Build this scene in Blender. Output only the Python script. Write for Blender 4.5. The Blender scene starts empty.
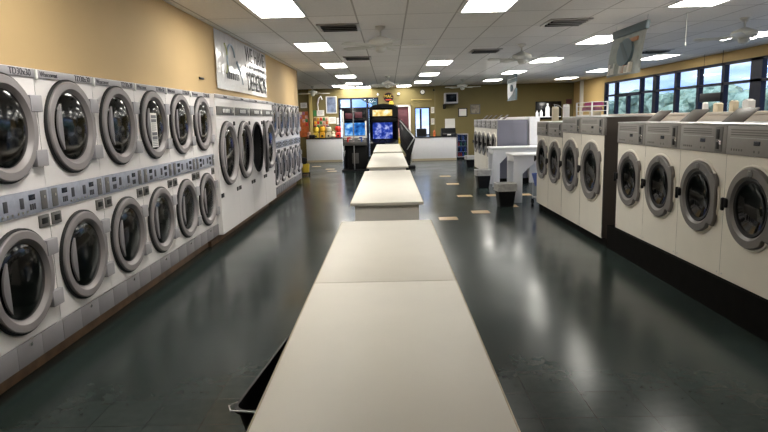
import bpy, bmesh, math, random
from mathutils import Vector, Matrix
random.seed(7)
S = bpy.context.scene
COL = S.collection
PI = math.pi

# ------------------------------------------------------------------ materials
MATS = {}
def nt_new(name):
    m = bpy.data.materials.new(name); m.use_nodes = True
    nt = m.node_tree
    return m, nt, nt.nodes['Principled BSDF']
def pbr(name, col, rough=0.5, metal=0.0, noise=0.0, nscale=8.0, bump=0.0, bscale=60.0, spec=0.5, coat=0.0):
    m, nt, b = nt_new(name)
    b.inputs['Base Color'].default_value = (*col, 1)
    b.inputs['Roughness'].default_value = rough
    b.inputs['Metallic'].default_value = metal
    b.inputs['Specular IOR Level'].default_value = spec
    b.inputs['Coat Weight'].default_value = coat
    tc = nt.nodes.new('ShaderNodeTexCoord')
    if noise > 0:
        n = nt.nodes.new('ShaderNodeTexNoise'); n.inputs['Scale'].default_value = nscale; n.inputs['Detail'].default_value = 4
        nt.links.new(tc.outputs['Object'], n.inputs['Vector'])
        r = nt.nodes.new('ShaderNodeMapRange'); r.inputs['To Min'].default_value = 1-noise; r.inputs['To Max'].default_value = 1+noise
        r.inputs['From Min'].default_value = .3; r.inputs['From Max'].default_value = .7
        nt.links.new(n.outputs['Fac'], r.inputs['Value'])
        mx = nt.nodes.new('ShaderNodeMix'); mx.data_type = 'RGBA'; mx.blend_type = 'MULTIPLY'
        mx.inputs['Factor'].default_value = 1; mx.inputs['A'].default_value = (*col, 1)
        nt.links.new(r.outputs['Result'], mx.inputs['B'])
        nt.links.new(mx.outputs['Result'], b.inputs['Base Color'])
    if bump > 0:
        n2 = nt.nodes.new('ShaderNodeTexNoise'); n2.inputs['Scale'].default_value = bscale
        nt.links.new(tc.outputs['Object'], n2.inputs['Vector'])
        bp = nt.nodes.new('ShaderNodeBump'); bp.inputs['Strength'].default_value = bump; bp.inputs['Distance'].default_value = .01
        nt.links.new(n2.outputs['Fac'], bp.inputs['Height'])
        nt.links.new(bp.outputs['Normal'], b.inputs['Normal'])
    MATS[name] = m
    return m
def emis(name, col, strength):
    m = bpy.data.materials.new(name); m.use_nodes = True
    nt = m.node_tree; nt.nodes.clear()
    e = nt.nodes.new('ShaderNodeEmission'); e.inputs['Color'].default_value = (*col, 1); e.inputs['Strength'].default_value = strength
    o = nt.nodes.new('ShaderNodeOutputMaterial'); nt.links.new(e.outputs[0], o.inputs[0])
    MATS[name] = m
    return m
def glassy(name, tint, gloss_rough=0.03, ior=1.5):
    m = bpy.data.materials.new(name); m.use_nodes = True
    nt = m.node_tree; nt.nodes.clear()
    t = nt.nodes.new('ShaderNodeBsdfTransparent'); t.inputs['Color'].default_value = (*tint, 1)
    g = nt.nodes.new('ShaderNodeBsdfGlossy'); g.inputs['Roughness'].default_value = gloss_rough; g.inputs['Color'].default_value = (.9, .9, .9, 1)
    f = nt.nodes.new('ShaderNodeFresnel'); ge = nt.nodes.new('ShaderNodeNewGeometry'); mi = nt.nodes.new('ShaderNodeMapRange')
    mi.inputs['To Min'].default_value = ior; mi.inputs['To Max'].default_value = 1/ior      # same reflectance from either side of the pane
    nt.links.new(ge.outputs['Backfacing'], mi.inputs['Value']); nt.links.new(mi.outputs[0], f.inputs['IOR'])
    mx = nt.nodes.new('ShaderNodeMixShader')
    o = nt.nodes.new('ShaderNodeOutputMaterial')
    nt.links.new(f.outputs[0], mx.inputs[0]); nt.links.new(t.outputs[0], mx.inputs[1]); nt.links.new(g.outputs[0], mx.inputs[2])
    nt.links.new(mx.outputs[0], o.inputs[0])
    MATS[name] = m
    return m

pbr('white_enamel', (.86, .82, .815), .32, noise=.03, nscale=3)
pbr('washer_white', (.76, .715, .63), .34, noise=.03, nscale=3)
pbr('dryer_grey', (.37, .355, .38), .42, noise=.04, nscale=5)
pbr('dryer_grey_shaded', (.235, .22, .235), .45, noise=.05, nscale=5)  # dryer grey with the kick panels' low, dim light put into the colour
pbr('panel_grey', (.34, .36, .44), .4, noise=.10, nscale=25)
pbr('ring_silver', (.29, .265, .27), .42, metal=.1, noise=.04)
pbr('ring_chrome', (.62, .62, .64), .25, metal=.9)
pbr('gasket', (.012, .012, .013), .6)
pbr('black', (.007, .007, .008), .5, spec=.25)
pbr('black_gloss', (.01, .01, .012), .18)
pbr('drum', (.10, .10, .10), .45, metal=.6, noise=.15, nscale=30)
pbr('steel', (.55, .55, .55), .3, metal=.9)
pbr('chrome', (.8, .8, .8), .12, metal=1)
pbr('coin_grey', (.13, .125, .12), .5, noise=.1)
pbr('display', (.01, .014, .03), .2)
pbr('text_dark', (.05, .05, .06), .6)
pbr('text_black', (.01, .01, .01), .6)
pbr('clip_white', (.85, .85, .83), .4)
pbr('wash_panel', (.27, .255, .24), .42, noise=.05, nscale=12)
pbr('wash_ring', (.165, .152, .146), .42, metal=.05, noise=.05)
pbr('wash_side', (.095, .08, .07), .45, metal=.2, noise=.06, nscale=3, spec=.2)
pbr('wash_text', (.14, .13, .125), .6)
pbr('beige', (.70, .62, .54), .5, noise=.03)
pbr('laminate', (.74, .70, .625), .5, noise=.02, nscale=4)
pbr('laminate_edge', (.42, .35, .24), .5)
pbr('laminate_body', (.76, .73, .68), .45, noise=.02)
pbr('table_white', (.78, .78, .80), .4, noise=.02)
pbr('wood', (.20, .115, .065), .55, noise=.35, nscale=6)
pbr('plinth', (.007, .0065, .006), .9, noise=.2, spec=.05)
pbr('wall_tan', (.58, .41, .205), .75, noise=.04, nscale=1.2, bump=.05)
pbr('wall_olive', (.19, .152, .056), .75, noise=.05, nscale=1.5, bump=.05)
pbr('wall_yellow', (.58, .40, .165), .75, noise=.04, nscale=1.2)
pbr('frame_dark', (.006, .008, .022), .5, spec=.2)
pbr('frame_white', (.75, .73, .68), .5)
pbr('post_yellow', (.50, .38, .14), .6)
pbr('maroon', (.10, .025, .035), .5, noise=.25, nscale=6)
pbr('fan_white', (.62, .61, .56), .4)
pbr('light_frame', (.8, .8, .78), .5)
pbr('vent_chrome', (.45, .44, .43), .3, metal=.8)
pbr('vent_dark', (.015, .013, .012), .7)
pbr('accent_tile', (.56, .39, .20), .3, noise=.08)
pbr('liner', (.40, .39, .38), .45, noise=.2, nscale=14, bump=.4, bscale=25)
pbr('paper', (.82, .80, .76), .7, noise=.02)
pbr('paper_ink', (.18, .18, .20), .8)
pbr('yellow', (.72, .50, .05), .45, noise=.05)
pbr('yellow_deep', (.75, .40, .02), .45)
pbr('red', (.62, .035, .02), .4)
pbr('orange', (.55, .13, .03), .55, noise=.3, nscale=9)
pbr('cream', (.66, .58, .42), .5, noise=.05)
pbr('brown', (.20, .09, .04), .5)
pbr('green', (.05, .22, .07), .5)
pbr('pink', (.62, .10, .30), .7, noise=.15, nscale=14)
pbr('mauve', (.40, .16, .26), .8, noise=.15)
pbr('blue', (.04, .10, .40), .45)
pbr('plastic_white', (.82, .82, .82), .45)
pbr('grey_panel', (.16, .16, .20), .55, noise=.03, nscale=3)
pbr('banner_vinyl', (.72, .71, .72), .16, metal=.15, bump=1.0, bscale=7)
pbr('logo_green', (.48, .50, .25), .4)
pbr('logo_blue', (.38, .47, .55), .4)
pbr('sign_poly', (.42, .44, .40), .22, noise=.1, bump=.3, bscale=5)
pbr('sign_slate', (.10, .14, .16), .4)
pbr('sign_blue', (.13, .19, .22), .4)
pbr('sign_cream', (.60, .58, .52), .4)
pbr('sign_rust', (.45, .22, .12), .5)
pbr('ground_concrete', (.5, .49, .47), .85, noise=.2, nscale=2)
pbr('bark', (.10, .07, .05), .9, noise=.3)
pbr('counter_white', (.70, .69, .70), .5, noise=.02)
pbr('picture', (.25, .22, .17), .5, noise=.6, nscale=7)
pbr('poster_blue', (.16, .20, .30), .4, noise=.5, nscale=5)
pbr('stuff_toy', (.62, .36, .30), .9, noise=.4, nscale=9)
emis('diffuser', (1.0, .965, .88), 21.0)
glassy('window_glass', (.93, .96, .97))
glassy('dryer_glass', (.07, .072, .076), .09, 1.5)
glassy('washer_glass', (.06, .06, .06), .07, 1.5)
glassy('fridge_glass', (.8, .85, .9), .04, 1.5)

def foliage_mat(name, c1, c2, sc):
    m, nt, b = nt_new(name)
    tc = nt.nodes.new('ShaderNodeTexCoord'); n = nt.nodes.new('ShaderNodeTexNoise'); n.inputs['Scale'].default_value = sc; n.inputs['Detail'].default_value = 8
    r = nt.nodes.new('ShaderNodeValToRGB'); r.color_ramp.elements[0].color = (*c1, 1); r.color_ramp.elements[1].color = (*c2, 1)
    r.color_ramp.elements[0].position = .35; r.color_ramp.elements[1].position = .65
    nt.links.new(tc.outputs['Object'], n.inputs['Vector']); nt.links.new(n.outputs['Fac'], r.inputs[0]); nt.links.new(r.outputs[0], b.inputs['Base Color'])
    b.inputs['Roughness'].default_value = .8
    MATS[name] = m
foliage_mat('foliage', (.10, .17, .13), (.26, .36, .29), 1.6)  # distance haze is put into these paler leaf colours
foliage_mat('foliage_blue', (.08, .17, .17), (.24, .36, .35), 1.6)

def screen_mat(name, stops, sc, strength):
    m = bpy.data.materials.new(name); m.use_nodes = True
    nt = m.node_tree; nt.nodes.clear()
    tc = nt.nodes.new('ShaderNodeTexCoord'); n = nt.nodes.new('ShaderNodeTexNoise'); n.inputs['Scale'].default_value = sc; n.inputs['Detail'].default_value = 3
    r = nt.nodes.new('ShaderNodeValToRGB')
    els = r.color_ramp.elements
    els[0].position, els[0].color = stops[0][0], (*stops[0][1], 1)
    els[1].position, els[1].color = stops[-1][0], (*stops[-1][1], 1)
    for p, c in stops[1:-1]:
        e = els.new(p); e.color = (*c, 1)
    em = nt.nodes.new('ShaderNodeEmission'); em.inputs['Strength'].default_value = strength
    o = nt.nodes.new('ShaderNodeOutputMaterial')
    nt.links.new(tc.outputs['Object'], n.inputs['Vector']); nt.links.new(n.outputs['Fac'], r.inputs[0])
    nt.links.new(r.outputs[0], em.inputs['Color']); nt.links.new(em.outputs[0], o.inputs[0])
    MATS[name] = m
screen_mat('screen_sky', [(.30, (.01, .05, .22)), (.5, (.03, .20, .62)), (.68, (.45, .75, 1.0))], 5, 1.0)
screen_mat('screen_race', [(.30, (.005, .01, .08)), (.5, (.03, .07, .45)), (.70, (.50, .55, .95))], 7, .9)
screen_mat('fridge_light', [(.35, (.005, .01, .04)), (.55, (.02, .06, .22)), (.72, (.08, .20, .5))], 9, .25)
screen_mat('marquee_yellow', [(.32, (.35, .22, .02)), (.5, (.9, .62, .2)), (.66, (1, .95, .7))], 5, 1.1)
screen_mat('tv_dim', [(.4, (.005, .006, .008)), (.6, (.02, .025, .03)), (.75, (.10, .10, .11))], 4, .5)

# ---- ceiling: lay-in tiles; floor: waxed vinyl tile
def grid_nodes(nt, px, py, ox, oy, lw):
    g = nt.nodes.new('ShaderNodeNewGeometry'); s = nt.nodes.new('ShaderNodeSeparateXYZ'); nt.links.new(g.outputs['Position'], s.inputs[0])
    def mth(op, a, b=None):
        n = nt.nodes.new('ShaderNodeMath'); n.operation = op
        for i, v in enumerate((a, b)):
            if v is None: continue
            if isinstance(v, (int, float)): n.inputs[i].default_value = v
            else: nt.links.new(v, n.inputs[i])
        return n.outputs[0]
    outs = []; cells = []
    for o, p, off in ((s.outputs['X'], px, ox), (s.outputs['Y'], py, oy)):
        q = mth('DIVIDE', mth('SUBTRACT', o, off), p)
        fr = mth('FRACT', q)
        d = mth('MULTIPLY', mth('MINIMUM', fr, mth('SUBTRACT', 1.0, fr)), p)
        outs.append(mth('LESS_THAN', d, lw)); cells.append(mth('FLOOR', q))
    line = mth('MAXIMUM', outs[0], outs[1])
    cx = nt.nodes.new('ShaderNodeCombineXYZ'); nt.links.new(cells[0], cx.inputs[0]); nt.links.new(cells[1], cx.inputs[1])
    wn = nt.nodes.new('ShaderNodeTexWhiteNoise'); nt.links.new(cx.outputs[0], wn.inputs['Vector'])
    return g, line, wn.outputs['Value']
def mixrgb(nt, fac, a, b, blend='MIX'):
    mx = nt.nodes.new('ShaderNodeMix'); mx.data_type = 'RGBA'; mx.blend_type = blend
    for k, v in (('Factor', fac), ('A', a), ('B', b)):
        if isinstance(v, (int, float)): mx.inputs[k].default_value = v
        elif isinstance(v, tuple): mx.inputs[k].default_value = (*v, 1)
        else: nt.links.new(v, mx.inputs[k])
    return mx.outputs['Result']
m, nt, b = nt_new('ceiling_tile')
g, line, rnd = grid_nodes(nt, .645, 1.283, .9, 8.05, .011)
mr = nt.nodes.new('ShaderNodeMapRange'); nt.links.new(rnd, mr.inputs['Value']); mr.inputs['To Min'].default_value = .90; mr.inputs['To Max'].default_value = 1.0
n = nt.nodes.new('ShaderNodeTexNoise'); n.inputs['Scale'].default_value = 45; nt.links.new(g.outputs['Position'], n.inputs['Vector'])
mr2 = nt.nodes.new('ShaderNodeMapRange'); nt.links.new(n.outputs['Fac'], mr2.inputs['Value']); mr2.inputs['To Min'].default_value = .88; mr2.inputs['To Max'].default_value = 1.08
c = mixrgb(nt, 1.0, (.86, .84, .82), mr.outputs[0], 'MULTIPLY'); c = mixrgb(nt, 1.0, c, mr2.outputs[0], 'MULTIPLY')
c = mixrgb(nt, line, c, (.44, .42, .40))
nt.links.new(c, b.inputs['Base Color']); b.inputs['Roughness'].default_value = .85
MATS['ceiling_tile'] = m
m, nt, b = nt_new('floor_tile')
g, line, rnd = grid_nodes(nt, .322, .322, .82, 9.95, .0025)
n = nt.nodes.new('ShaderNodeTexNoise'); n.inputs['Scale'].default_value = 14; n.inputs['Detail'].default_value = 6; nt.links.new(g.outputs['Position'], n.inputs['Vector'])
n2 = nt.nodes.new('ShaderNodeTexNoise'); n2.inputs['Scale'].default_value = .8; n2.inputs['Detail'].default_value = 5; nt.links.new(g.outputs['Position'], n2.inputs['Vector'])
c = mixrgb(nt, n.outputs['Fac'], (.016, .026, .025), (.040, .053, .049))
mr = nt.nodes.new('ShaderNodeMapRange'); nt.links.new(rnd, mr.inputs['Value']); mr.inputs['To Min'].default_value = .88; mr.inputs['To Max'].default_value = 1.1
c = mixrgb(nt, 1.0, c, mr.outputs[0], 'MULTIPLY'); c = mixrgb(nt, line, c, (.014, .02, .02))
nt.links.new(c, b.inputs['Base Color'])
mr = nt.nodes.new('ShaderNodeMapRange'); nt.links.new(n2.outputs['Fac'], mr.inputs['Value']); mr.inputs['From Min'].default_value = .3; mr.inputs['From Max'].default_value = .7
mr.inputs['To Min'].default_value = .15; mr.inputs['To Max'].default_value = .25
nt.links.new(mr.outputs[0], b.inputs['Roughness']); b.inputs['Specular IOR Level'].default_value = .22
bp = nt.nodes.new('ShaderNodeBump'); bp.inputs['Strength'].default_value = .05; bp.inputs['Distance'].default_value = .01
n3 = nt.nodes.new('ShaderNodeTexNoise'); n3.inputs['Scale'].default_value = 5; nt.links.new(g.outputs['Position'], n3.inputs['Vector'])
nt.links.new(n3.outputs['Fac'], bp.inputs['Height']); nt.links.new(bp.outputs['Normal'], b.inputs['Normal'])
MATS['floor_tile'] = m

# ------------------------------------------------------------------ mesh builder
class B:
    def __init__(s): s.bm = bmesh.new()
    def box(s, x0, x1, y0, y1, z0, z1, bev=0.0, seg=2, M=None):
        t = bmesh.new()
        bmesh.ops.create_cube(t, size=1)
        for v in t.verts:
            v.co = Vector(((x0+x1)/2+v.co.x*(x1-x0), (y0+y1)/2+v.co.y*(y1-y0), (z0+z1)/2+v.co.z*(z1-z0)))
        if bev > 0:
            bmesh.ops.bevel(t, geom=t.edges[:], offset=min(bev, .45*min(abs(x1-x0), abs(y1-y0), abs(z1-z0))), segments=seg, profile=.5, affect='EDGES')
        return s.merge(t, M)
    def merge(s, t, M=None):
        if M is not None: bmesh.ops.transform(t, matrix=M, verts=t.verts[:])
        me = bpy.data.meshes.new('tmp'); t.to_mesh(me); t.free(); s.bm.from_mesh(me); bpy.data.meshes.remove(me)
        return s
    def lathe(s, prof, axis='Z', c=(0, 0, 0), n=40, rf=None, cap0=False, cap1=False, M=None, closed=False):
        """prof: (r, h) pairs; axis Z or X; rf(theta) radius scale"""
        t = bmesh.new(); rings = []
        for r, h in prof:
            row = []
            for i in range(n):
                a = 2*PI*i/n; k = r if rf is None else rf(a, r)
                if axis == 'Z': p = (c[0]+k*math.cos(a), c[1]+k*math.sin(a), c[2]+h)
                elif axis == 'X': p = (c[0]+h, c[1]+k*math.cos(a), c[2]+k*math.sin(a))
                else: p = (c[0]+k*math.cos(a), c[1]+h, c[2]+k*math.sin(a))
                row.append(t.verts.new(p))
            rings.append(row)
        pairs = list(zip(rings, rings[1:]))
        if closed: pairs.append((rings[-1], rings[0]))
        for A, Bq in pairs:
            for i in range(n):
                t.faces.new((A[i], A[(i+1) % n], Bq[(i+1) % n], Bq[i]))
        if cap0: t.faces.new(rings[0][::-1])
        if cap1: t.faces.new(rings[-1])
        bmesh.ops.recalc_face_normals(t, faces=t.faces[:])
        return s.merge(t, M)
    def cyl(s, c, r, h, axis='Z', n=24, r2=None, M=None):
        r2 = r if r2 is None else r2
        return s.lathe([(r, 0), (r2, h)], axis, c, n, cap0=True, cap1=True, M=M)
    def tube(s, pts, r, n=8, M=None):
        t = bmesh.new(); P = [Vector(p) for p in pts]; rings = []
        for i, p in enumerate(P):
            d = ((P[min(i+1, len(P)-1)]-P[max(i-1, 0)])).normalized()
            u = d.orthogonal().normalized() if i == 0 else (u-d*u.dot(d)).normalized()
            w = d.cross(u)
            rings.append([t.verts.new(p+u*r*math.cos(2*PI*k/n)+w*r*math.sin(2*PI*k/n)) for k in range(n)])
        for A, Bq in zip(rings, rings[1:]):
            for i in range(n): t.faces.new((A[i], A[(i+1) % n], Bq[(i+1) % n], Bq[i]))
        t.faces.new(rings[0][::-1]); t.faces.new(rings[-1])
        bmesh.ops.recalc_face_normals(t, faces=t.faces[:])
        return s.merge(t, M)
    def prism(s, poly, axis, a0, a1, bev=0.0, M=None):
        """poly in the two other axes (order x,y,z without axis), extruded a0..a1"""
        t = bmesh.new()
        def mk(u, v, a):
            return {'X': (a, u, v), 'Y': (u, a, v), 'Z': (u, v, a)}[axis]
        v0 = [t.verts.new(mk(u, v, a0)) for u, v in poly]; v1 = [t.verts.new(mk(u, v, a1)) for u, v in poly]
        t.faces.new(v0); t.faces.new(v1[::-1]); k = len(poly)
        for i in range(k): t.faces.new((v0[i], v1[i], v1[(i+1) % k], v0[(i+1) % k]))
        bmesh.ops.recalc_face_normals(t, faces=t.faces[:])
        if bev > 0: bmesh.ops.bevel(t, geom=t.edges[:], offset=bev, segments=2, profile=.5, affect='EDGES')
        return s.merge(t, M)
    def holed(s, y0, y1, z0, z1, cy, cz, R, x=0.0, depth=.02, n=48, rf=None):
        """plate in the YZ plane with a round hole, with thickness going to -x"""
        t = bmesh.new()
        angs = set(2*PI*i/n for i in range(n))
        for yy, zz in ((y0, z0), (y0, z1), (y1, z0), (y1, z1)): angs.add(math.atan2(zz-cz, yy-cy) % (2*PI))
        angs = sorted(angs)
        def hit(a):
            dy, dz = math.cos(a), math.sin(a); ts = []
            if dy > 1e-9: ts.append((y1-cy)/dy)
            if dy < -1e-9: ts.append((y0-cy)/dy)
            if dz > 1e-9: ts.append((z1-cz)/dz)
            if dz < -1e-9: ts.append((z0-cz)/dz)
            k = min(ts); return cy+dy*k, cz+dz*k
        A = []; O = []; Bk = []
        for a in angs:
            A.append(t.verts.new((x, cy+R*math.cos(a), cz+R*math.sin(a)))); Bk.append(t.verts.new((x-depth, cy+R*math.cos(a), cz+R*math.sin(a))))
            h = hit(a); O.append(t.verts.new((x, h[0], h[1])))
        k = len(angs)
        for i in range(k):
            j = (i+1) % k
            t.faces.new((A[i], O[i], O[j], A[j])); t.faces.new((Bk[i], A[i], A[j], Bk[j]))
        bmesh.ops.remove_doubles(t, verts=t.verts[:], dist=1e-6)
        return s.merge(t)
    def quad(s, pts):
        vs = [s.bm.verts.new(p) for p in pts]; s.bm.faces.new(vs); return s
    def build(s, name, mat, parent=None, loc=None, sharp=28):
        me = bpy.data.meshes.new(name); s.bm.to_mesh(me); s.bm.free()
        me.polygons.foreach_set('use_smooth', [True]*len(me.polygons)); me.set_sharp_from_angle(angle=math.radians(sharp))
        me.materials.append(MATS[mat]); me.update()
        o = bpy.data.objects.new(name, me); COL.objects.link(o)
        if parent: o.parent = parent
        if loc: o.location = loc
        return o
def tag(o, label=None, cat=None, group=None, kind=None):
    if label: o['label'] = label
    if cat: o['category'] = cat
    if group: o['group'] = group
    if kind: o['kind'] = kind
    return o
def empty(name, loc=(0, 0, 0), rz=0, label=None, cat=None, group=None):
    o = bpy.data.objects.new(name, None); o.empty_display_size = .1; COL.objects.link(o)
    o.location = loc; o.rotation_euler = (0, 0, rz)
    return tag(o, label, cat, group)
def copy_tree(o, parent=None):
    kids = list(o.children)
    c = o.copy(); COL.objects.link(c); c.parent = parent
    for k in kids: copy_tree(k, c)
    return c
def struct(o): o['kind'] = 'structure'; return o
def text(s, name, mat, parent, size, M, extrude=.001, align='CENTER', sx=1.0):
    cu = bpy.data.curves.new('t', 'FONT'); cu.body = s; cu.size = size; cu.extrude = extrude; cu.align_x = align; cu.align_y = 'CENTER'
    o = bpy.data.objects.new('t', cu); COL.objects.link(o)
    dg = bpy.context.evaluated_depsgraph_get()
    me = bpy.data.meshes.new_from_object(o.evaluated_get(dg)); bpy.data.objects.remove(o); bpy.data.curves.remove(cu)
    me.name = name
    me.transform(Matrix.Diagonal((sx, 1, 1, 1))); me.transform(M); me.materials.clear(); me.materials.append(MATS[mat])
    ob = bpy.data.objects.new(name, me); COL.objects.link(ob)
    if parent: ob.parent = parent
    return ob
# matrices that stand text (drawn in its XY plane) up on a plane facing +X (reads along +Y) or facing -Y (reads along +X), or -X
def faceX(x, y, z): return Matrix(((0, 0, 1, x), (1, 0, 0, y), (0, 1, 0, z), (0, 0, 0, 1)))
def faceNX(x, y, z): return Matrix(((0, 0, -1, x), (-1, 0, 0, y), (0, 1, 0, z), (0, 0, 0, 1)))
def faceNY(x, y, z): return Matrix(((1, 0, 0, x), (0, 0, -1, y), (0, 1, 0, z), (0, 0, 0, 1)))

# ------------------------------------------------------------------ the room
CEIL = 3.03; YB = 26.0; YF = -4.0; XR = 7.8; XL = -5.2
def wall_rects(u0, u1, z0, z1, holes):
    us = sorted(set([u0, u1]+[h[0] for h in holes]+[h[1] for h in holes])); zs = sorted(set([z0, z1]+[h[2] for h in holes]+[h[3] for h in holes]))
    out = []
    for a, bq in zip(us, us[1:]):
        if a < u0 or bq > u1: continue
        run = None
        for c0, d0 in zip(zs, zs[1:]):
            mu, mz = (a+bq)/2, (c0+d0)/2
            hole = any(h[0] < mu < h[1] and h[2] < mz < h[3] for h in holes)
            if not hole:
                if run and abs(run[3]-c0) < 1e-6: run[3] = d0
                else:
                    run = [a, bq, c0, d0]; out.append(run)
            else: run = None
    return out
bb = B(); bb.box(XL-.3, XR+.1, YF-.1, YB+.1, -.12, 0); floor = struct(bb.build('floor', 'floor_tile'))
bb = B(); bb.box(XL-.3, XR+.2, YF-.2, YB+.3, CEIL, CEIL+.12); struct(bb.build('ceiling', 'ceiling_tile'))
# accent tiles inlaid in the floor
for x, y in ((.98, 10.11), (1.625, 10.75), (2.27, 11.40), (1.625, 13.03), (2.27, 13.03), (2.91, 13.03), (1.625, 15.5), (1.625, 17.6), (-1.95, 20.3), (-2.1, 21.2), (-2.75, 22.6)):
    t = B(); t.box(x-.16, x+.16, y-.16, y+.16, -.002, .0012); t.build('accent_tile', 'accent_tile', floor)
# left: bulkhead over the dryers, its end wall, and the alcove beyond
bb = B(); bb.box(-3.7, -2.42, YF, 16.36, 2.10, CEIL); bb.box(-3.7, -3.55, YF, 16.36, 0, 2.10)
bb.box(-3.55, -2.42, YF, 3.28, 0, 2.10); struct(bb.build('wall_left', 'wall_tan'))
bb = B(); bb.box(XL, -2.42, 16.36, 16.46, 0, CEIL); bb.box(XL-.1, XL, 16.36, YB, 0, CEIL); struct(bb.build('wall_left_rear', 'wall_olive'))
# back wall with its storefront window, inner door and glass door
holes = [(-2.12, -.42, 0, 2.62), (.36, .86, 0, 2.2), (1.12, 1.77, 0, 2.15)]
bb = B()
for a, c0, d0, e0 in wall_rects(XL, 1.98, 0, CEIL, holes): bb.box(a, c0, YB, YB+.12, d0, e0)
struct(bb.build('wall_back', 'wall_olive'))
bb = B(); bb.box(1.98, XR, YB-.25, YB+.12, 0, CEIL); struct(bb.build('wall_back_right', 'wall_olive'))
bb = B(); bb.box(-3.7, XR, YF-.1, YF, 0, CEIL); struct(bb.build('wall_front', 'wall_tan'))
# right wall and the storefront bays
edges = [22.05, 20.98, 18.92, 17.94, 16.64, 15.43, 14.3, 13.03, 11.75, 10.5, 9.25, 8.0, 6.75, 5.5]
bb = B()
for a, c0, d0, e0 in wall_rects(YF, YB, 0, CEIL, [(edges[-1], edges[0], .55, 2.80), (18.92, 20.98, 0, 2.80)]): bb.box(XR, XR+.14, a, c0, d0, e0)
struct(bb.build('wall_right', 'wall_yellow'))
def bay(name, y1, y0, w1, w0, z0, door=False):
    """bay between mullion centres y1 (far) and y0 (near); half widths w"""
    f = B(); x0, x1 = XR-.03, XR+.08
    f.box(x0, x1, y1-w1, y1, z0, 2.80); f.box(x0, x1, y0, y0+w0, z0, 2.80)
    f.box(x0, x1, y0, y1, 2.74, 2.80); f.box(x0, x1, y0, y1, z0, z0+.05)
    zr = 2.32
    f.box(x0, x1, y0, y1, zr-(.07 if door else .03), zr+.03)
    if door:
        ym = (y0+y1)/2; f.box(x0, x1, ym-.06, ym+.06, z0, zr); f.box(x0, x1, y0, y1, .95, 1.02)
        f.box(x0-.05, x0, ym-.10, ym-.08, .9, 1.25); f.box(x0-.05, x0, ym+.08, ym+.10, .9, 1.25)
    o = struct(f.build(name, 'frame_dark'))
    p = B(); p.box(XR+.02, XR+.026, y0+w0, y1-w1, z0+.05, 2.74); p.build('pane', 'window_glass', o)
k = 1
for i in range(len(edges)-1):
    wide = lambda j: .20 if j == 7 else (.11 if j == 3 else (.13 if j == 0 else .065))
    d = (i == 1)
    bay('door_1' if d else 'window_%d' % k, edges[i], edges[i+1], wide(i), wide(i+1), 0 if d else .55, d)
    if not d: k += 1
# back storefront window
f = B()
for x0, x1, z0, z1 in ((-2.12, -2.06, 0, 2.62), (-.48, -.42, 0, 2.62), (-2.12, -.42, 2.56, 2.62), (-2.12, -.42, 2.14, 2.22), (-2.12, -.42, 0, .12), (-1.62, -1.54, 0, 2.62), (-.93, -.84, 0, 2.62)):
    f.box(x0, x1, YB-.02, YB+.10, z0, z1)
o = struct(f.build('window_%d' % k, 'frame_dark')); p = B(); p.box(-2.08, -.45, YB+.04, YB+.046, .1, 2.58); p.build('pane', 'window_glass', o)
# glass exit door
f = B()
for x0, x1, z0, z1 in ((1.12, 1.16, 0, 2.15), (1.73, 1.77, 0, 2.15), (1.12, 1.77, 2.11, 2.15), (1.34, 1.42, 0, 2.095), (1.38, 1.77, .95, 1.02), (1.42, 1.77, 0, .2)):
    f.box(x0, x1, YB-.02, YB+.10, z0, z1)
o = struct(f.build('door_2', 'frame_dark')); p = B(); p.box(1.15, 1.74, YB+.04, YB+.046, .05, 2.095); p.build('pane', 'window_glass', o)
# inner maroon door in a pale frame
f = B()
for x0, x1, z0, z1 in ((.28, .36, 0, 2.28), (.86, .95, 0, 2.28), (.28, .95, 2.2, 2.28)): f.box(x0, x1, YB-.04, YB+.10, z0, z1, .005)
o = struct(f.build('door_3', 'frame_white')); p = B(); p.box(.36, .86, YB+.03, YB+.07, 0, 2.2); p.box(.42, .80, YB+.02, YB+.04, 1.15, 2.05, .004); p.build('door_panel', 'maroon', o)
h = B(); h.cyl((.80, YB+.03, 1.0), .03, -.07, 'Y', 16); h.build('door_knob', 'chrome', o)
# posts, yellow strip and baseboards
bb = B(); bb.box(-3.36, -3.24, YB-.14, YB, 0, CEIL); struct(bb.build('trim_1', 'post_yellow'))
bb = B(); bb.box(XR-.12, XR, YB-1.55, YB-1.43, 0, CEIL); struct(bb.build('trim_2', 'frame_white'))
bb = B(); bb.box(.98, 1.85, YB-.05, YB, 2.46, 2.50); struct(bb.build('trim_3', 'post_yellow'))
bb = B(); bb.box(XL, -2.14, YB-.02, YB, 0, .1); bb.box(-.40, .27, YB-.02, YB, 0, .1); bb.box(2.0, XR, YB-.27, YB-.25, 0, .1); struct(bb.build('baseboard_back', 'black'))
bb = B(); bb.box(XR-.02, XR, 22.2, YB-.25, 0, .1); struct(bb.build('baseboard_right', 'black'))
# the wooden kerb the dryers stand on and the black plinth of the washers
bb = B(); bb.box(-3.5, -2.58, 3.3, 16.3, 0, .168); struct(bb.build('trim_shadow_gap', 'plinth'))  # coloured black to put in the shadow gap between dryers and kerb
bb = B(); bb.box(-2.58, -2.545, 3.3, 8.16, 0, .075, .006); bb.box(-2.58, -2.50, 8.16, 12.2, 0, .075, .006); bb.box(-2.58, -2.545, 12.2, 16.3, 0, .075, .006)
struct(bb.build('trim_4', 'wood'))
bb = B(); bb.box(2.765, 3.72, 3.4, 7.58, 0, .295); bb.box(2.76, 3.72, 7.58, 11.05, 0, .108); bb.box(2.9, 3.7, 15.4, 19.5, 0, .12); struct(bb.build('trim_5', 'plinth'))
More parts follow.
